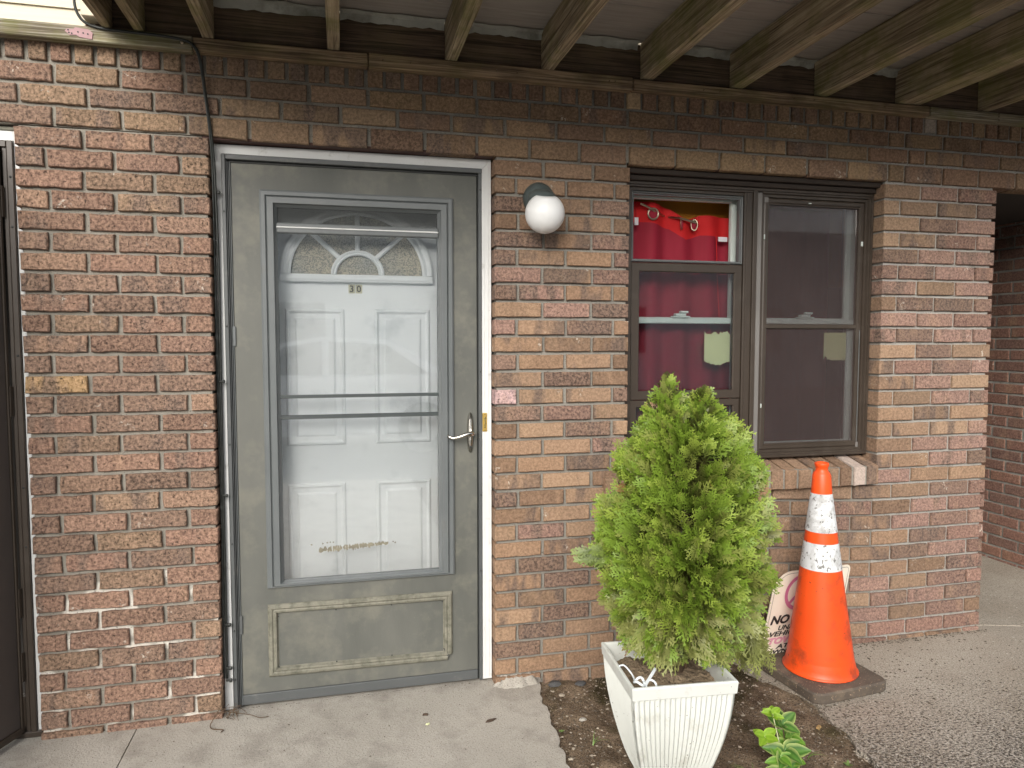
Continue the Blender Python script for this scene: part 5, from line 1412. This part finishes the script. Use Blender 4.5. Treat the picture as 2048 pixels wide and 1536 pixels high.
for (x, y, s_, mt, lb) in [(.235, -.025, .022, 'dark_disc', 'grey flat stone against the foot of the middle pier'), (.335, -.045, .018, 'dark_disc', 'blue grey stone at the wall foot left of the planter'), (.235, -.115, .010, 'pebble', 'pinkish pale pebble in the soil near the walk edge'),
                           (.255, -.30, .011, 'concrete', 'tan pebble in the dark soil left of the planter'), (.655, -.72, .014, 'concrete', 'pale stone beside the leafy seedling'), (.66, -.79, .012, 'pebble', 'small pale stone at the bottom beside the seedling')]:
    pr = []
    b = MB(); nseg, nr = 10, 5
    for i in range(nr):
        ph = math.pi * (i + .5) / nr
        for k in range(nseg):
            t = 2 * math.pi * k / nseg; q = s_ * r8.uniform(.85, 1.12); b.v.append((x + q * 1.3 * math.sin(ph) * math.cos(t), y + q * math.sin(ph) * math.sin(t), -.006 + s_ * .55 * math.cos(ph)))
    b.f = [(i * nseg + k, i * nseg + (k + 1) % nseg, (i + 1) * nseg + (k + 1) % nseg, (i + 1) * nseg + k) for i in range(nr - 1) for k in range(nseg)] + [tuple(range(nseg)), tuple((nr - 1) * nseg + k for k in range(nseg))[::-1]]
    tag(b.build('stone', mt), lb, 'stone', 'loose stones in the soil strip')
# mortar smear on the slab corner by the pier
b = MB(); rs = random.Random(17); pts = []
for k in range(22):
    t = math.pi * k / 21; q = rs.uniform(.85, 1.1); pts.append((.09 + .095 * math.cos(t) * q, .01 - .045 * math.sin(t) * q))
V = [(x, y, .001) for x, y in pts] + [(.09 + (x - .09) * .85, .012 + (y - .012) * .7, .014 + rs.uniform(0, .01)) for x, y in pts] + [(.09 + (x - .09) * .7, .012, .030 + rs.uniform(0, .008)) for x, y in pts]
n = 22; b.add(V, [(i * n + k, i * n + k + 1, (i + 1) * n + k + 1, (i + 1) * n + k) for i in (0, 1) for k in range(n - 1)]); b.build('concrete_smear', 'concrete', None, 'structure', smooth=True)

# ------------------------------------------------------------------ across the parking lot, behind the camera
opp = thing('building', 'pale sided building across the parking lot', 'building', (0, -16, 0))
MB().box(-14, 16, -18, -16, -.06, 4.6, .01).build('wall', 'far_wall', opp)
for k in range(6):
    x = -11 + k * 4.4; MB().box(x, x + 1.3, -15.99, -15.93, 1.0, 2.3, .005).build('window', 'storm_black', opp)
# parked car behind the camera: it shows only as a faint reflection in the door glass
def car_mats():
    MAT['car_paint'] = M('white_car_paint', (.78, .79, .80), None, 3, .22, 0); MAT['car_glass'] = M('dark_car_glass', (.02, .022, .025), None, 3, .08, 0)
    MAT['tyre'] = M('black_tyre', (.02, .02, .02), None, 3, .8, 0); MAT['rim'] = M('alloy_rim', (.5, .5, .52), None, 3, .3, 0, metal=1)
    MAT['amber'] = M('amber_lens', (.6, .2, .03), None, 3, .2, 0)
car_mats()
CX, CYc, CZ = -.9, -7.0, -.06
car = thing('parked_car', 'white parked car in the lot facing the doorway wall', 'car', (CX, CYc, CZ))
low = [(-2.15, .35), (-2.20, .60), (-2.05, .78), (-1.2, .90), (-.75, .95), (1.35, .98), (2.05, .93), (2.18, .70), (2.12, .32), (1.75, .25), (-1.75, .25)]
top = [(-1.05, .93), (-.35, 1.38), (.15, 1.46), (.95, 1.42), (1.75, .97)]
def car_part(prof, w0, w1, zmid):
    V = []; n = len(prof)
    for sgn in (-1, 1):
        for ins, k in ((0, 1), (.06, 0)):
            V += [(CX + x * (.97 if k == 0 else 1), CYc + sgn * ((w0 if z < zmid else w1) - (0 if k == 0 else .07)), CZ + z) for x, z in prof]
    b = MB().add(V, [])
    # order: -side outer(inset), -side mid, +side ...
    F = []
    A0, A1, B0, B1 = 0, n, 2 * n, 3 * n
    for i in range(n):
        j = (i + 1) % n
        F += [(A0 + i, A0 + j, A1 + j, A1 + i), (B0 + i, B0 + j, B1 + j, B1 + i), (A0 + i, B0 + i, B0 + j, A0 + j)]
    F += [tuple(A1 + i for i in range(n)), tuple(B1 + i for i in range(n))[::-1]]
    b.f = F; return b
car_part(low, .88, .84, .7).build('body', 'car_paint', car)
car_part(top, .70, .60, 1.2).build('roof', 'car_paint', car)
for sgn in (-1, 1):
    for quad in ([(-.80, .985), (-.32, 1.33), (.12, 1.40), (.12, .985)], [(.20, .985), (.20, 1.40), (.90, 1.36), (1.45, .985)]):
        yy = CYc + sgn * .705
        MB().prism([(CX + x, CZ + z) for x, z in quad], yy - .004, yy + .004).build('side_window', 'car_glass', car)
    for wx in (-1.35, 1.35):
        T_ = Matrix.Translation((CX + wx, CYc + sgn * .80, CZ + .32)) @ Matrix.Rotation(rad(90), 4, 'X')
        w_ = MB().lathe([(.20, -.095), (.30, -.095), (.32, -.07), (.32, .07), (.30, .095), (.20, .095)], 28, T_).build('wheel', 'tyre', car, smooth=False)
        MB().lathe([(.195, -.10), (.17, -.085), (.05, -.10), (.01, -.10)], 20, T_).build('rim', 'rim', w_)
    MB().box(CX - 2.14, CX - 1.98, CYc + sgn * .80 - .08, CYc + sgn * .80 + .02, CZ + .62, CZ + .74, .02).build('headlight', 'rim', car)
    MB().box(CX + 2.02, CX + 2.15, CYc + sgn * .78 - .05, CYc + sgn * .78 + .05, CZ + .70, CZ + .84, .02).build('tail_light', 'amber', car)
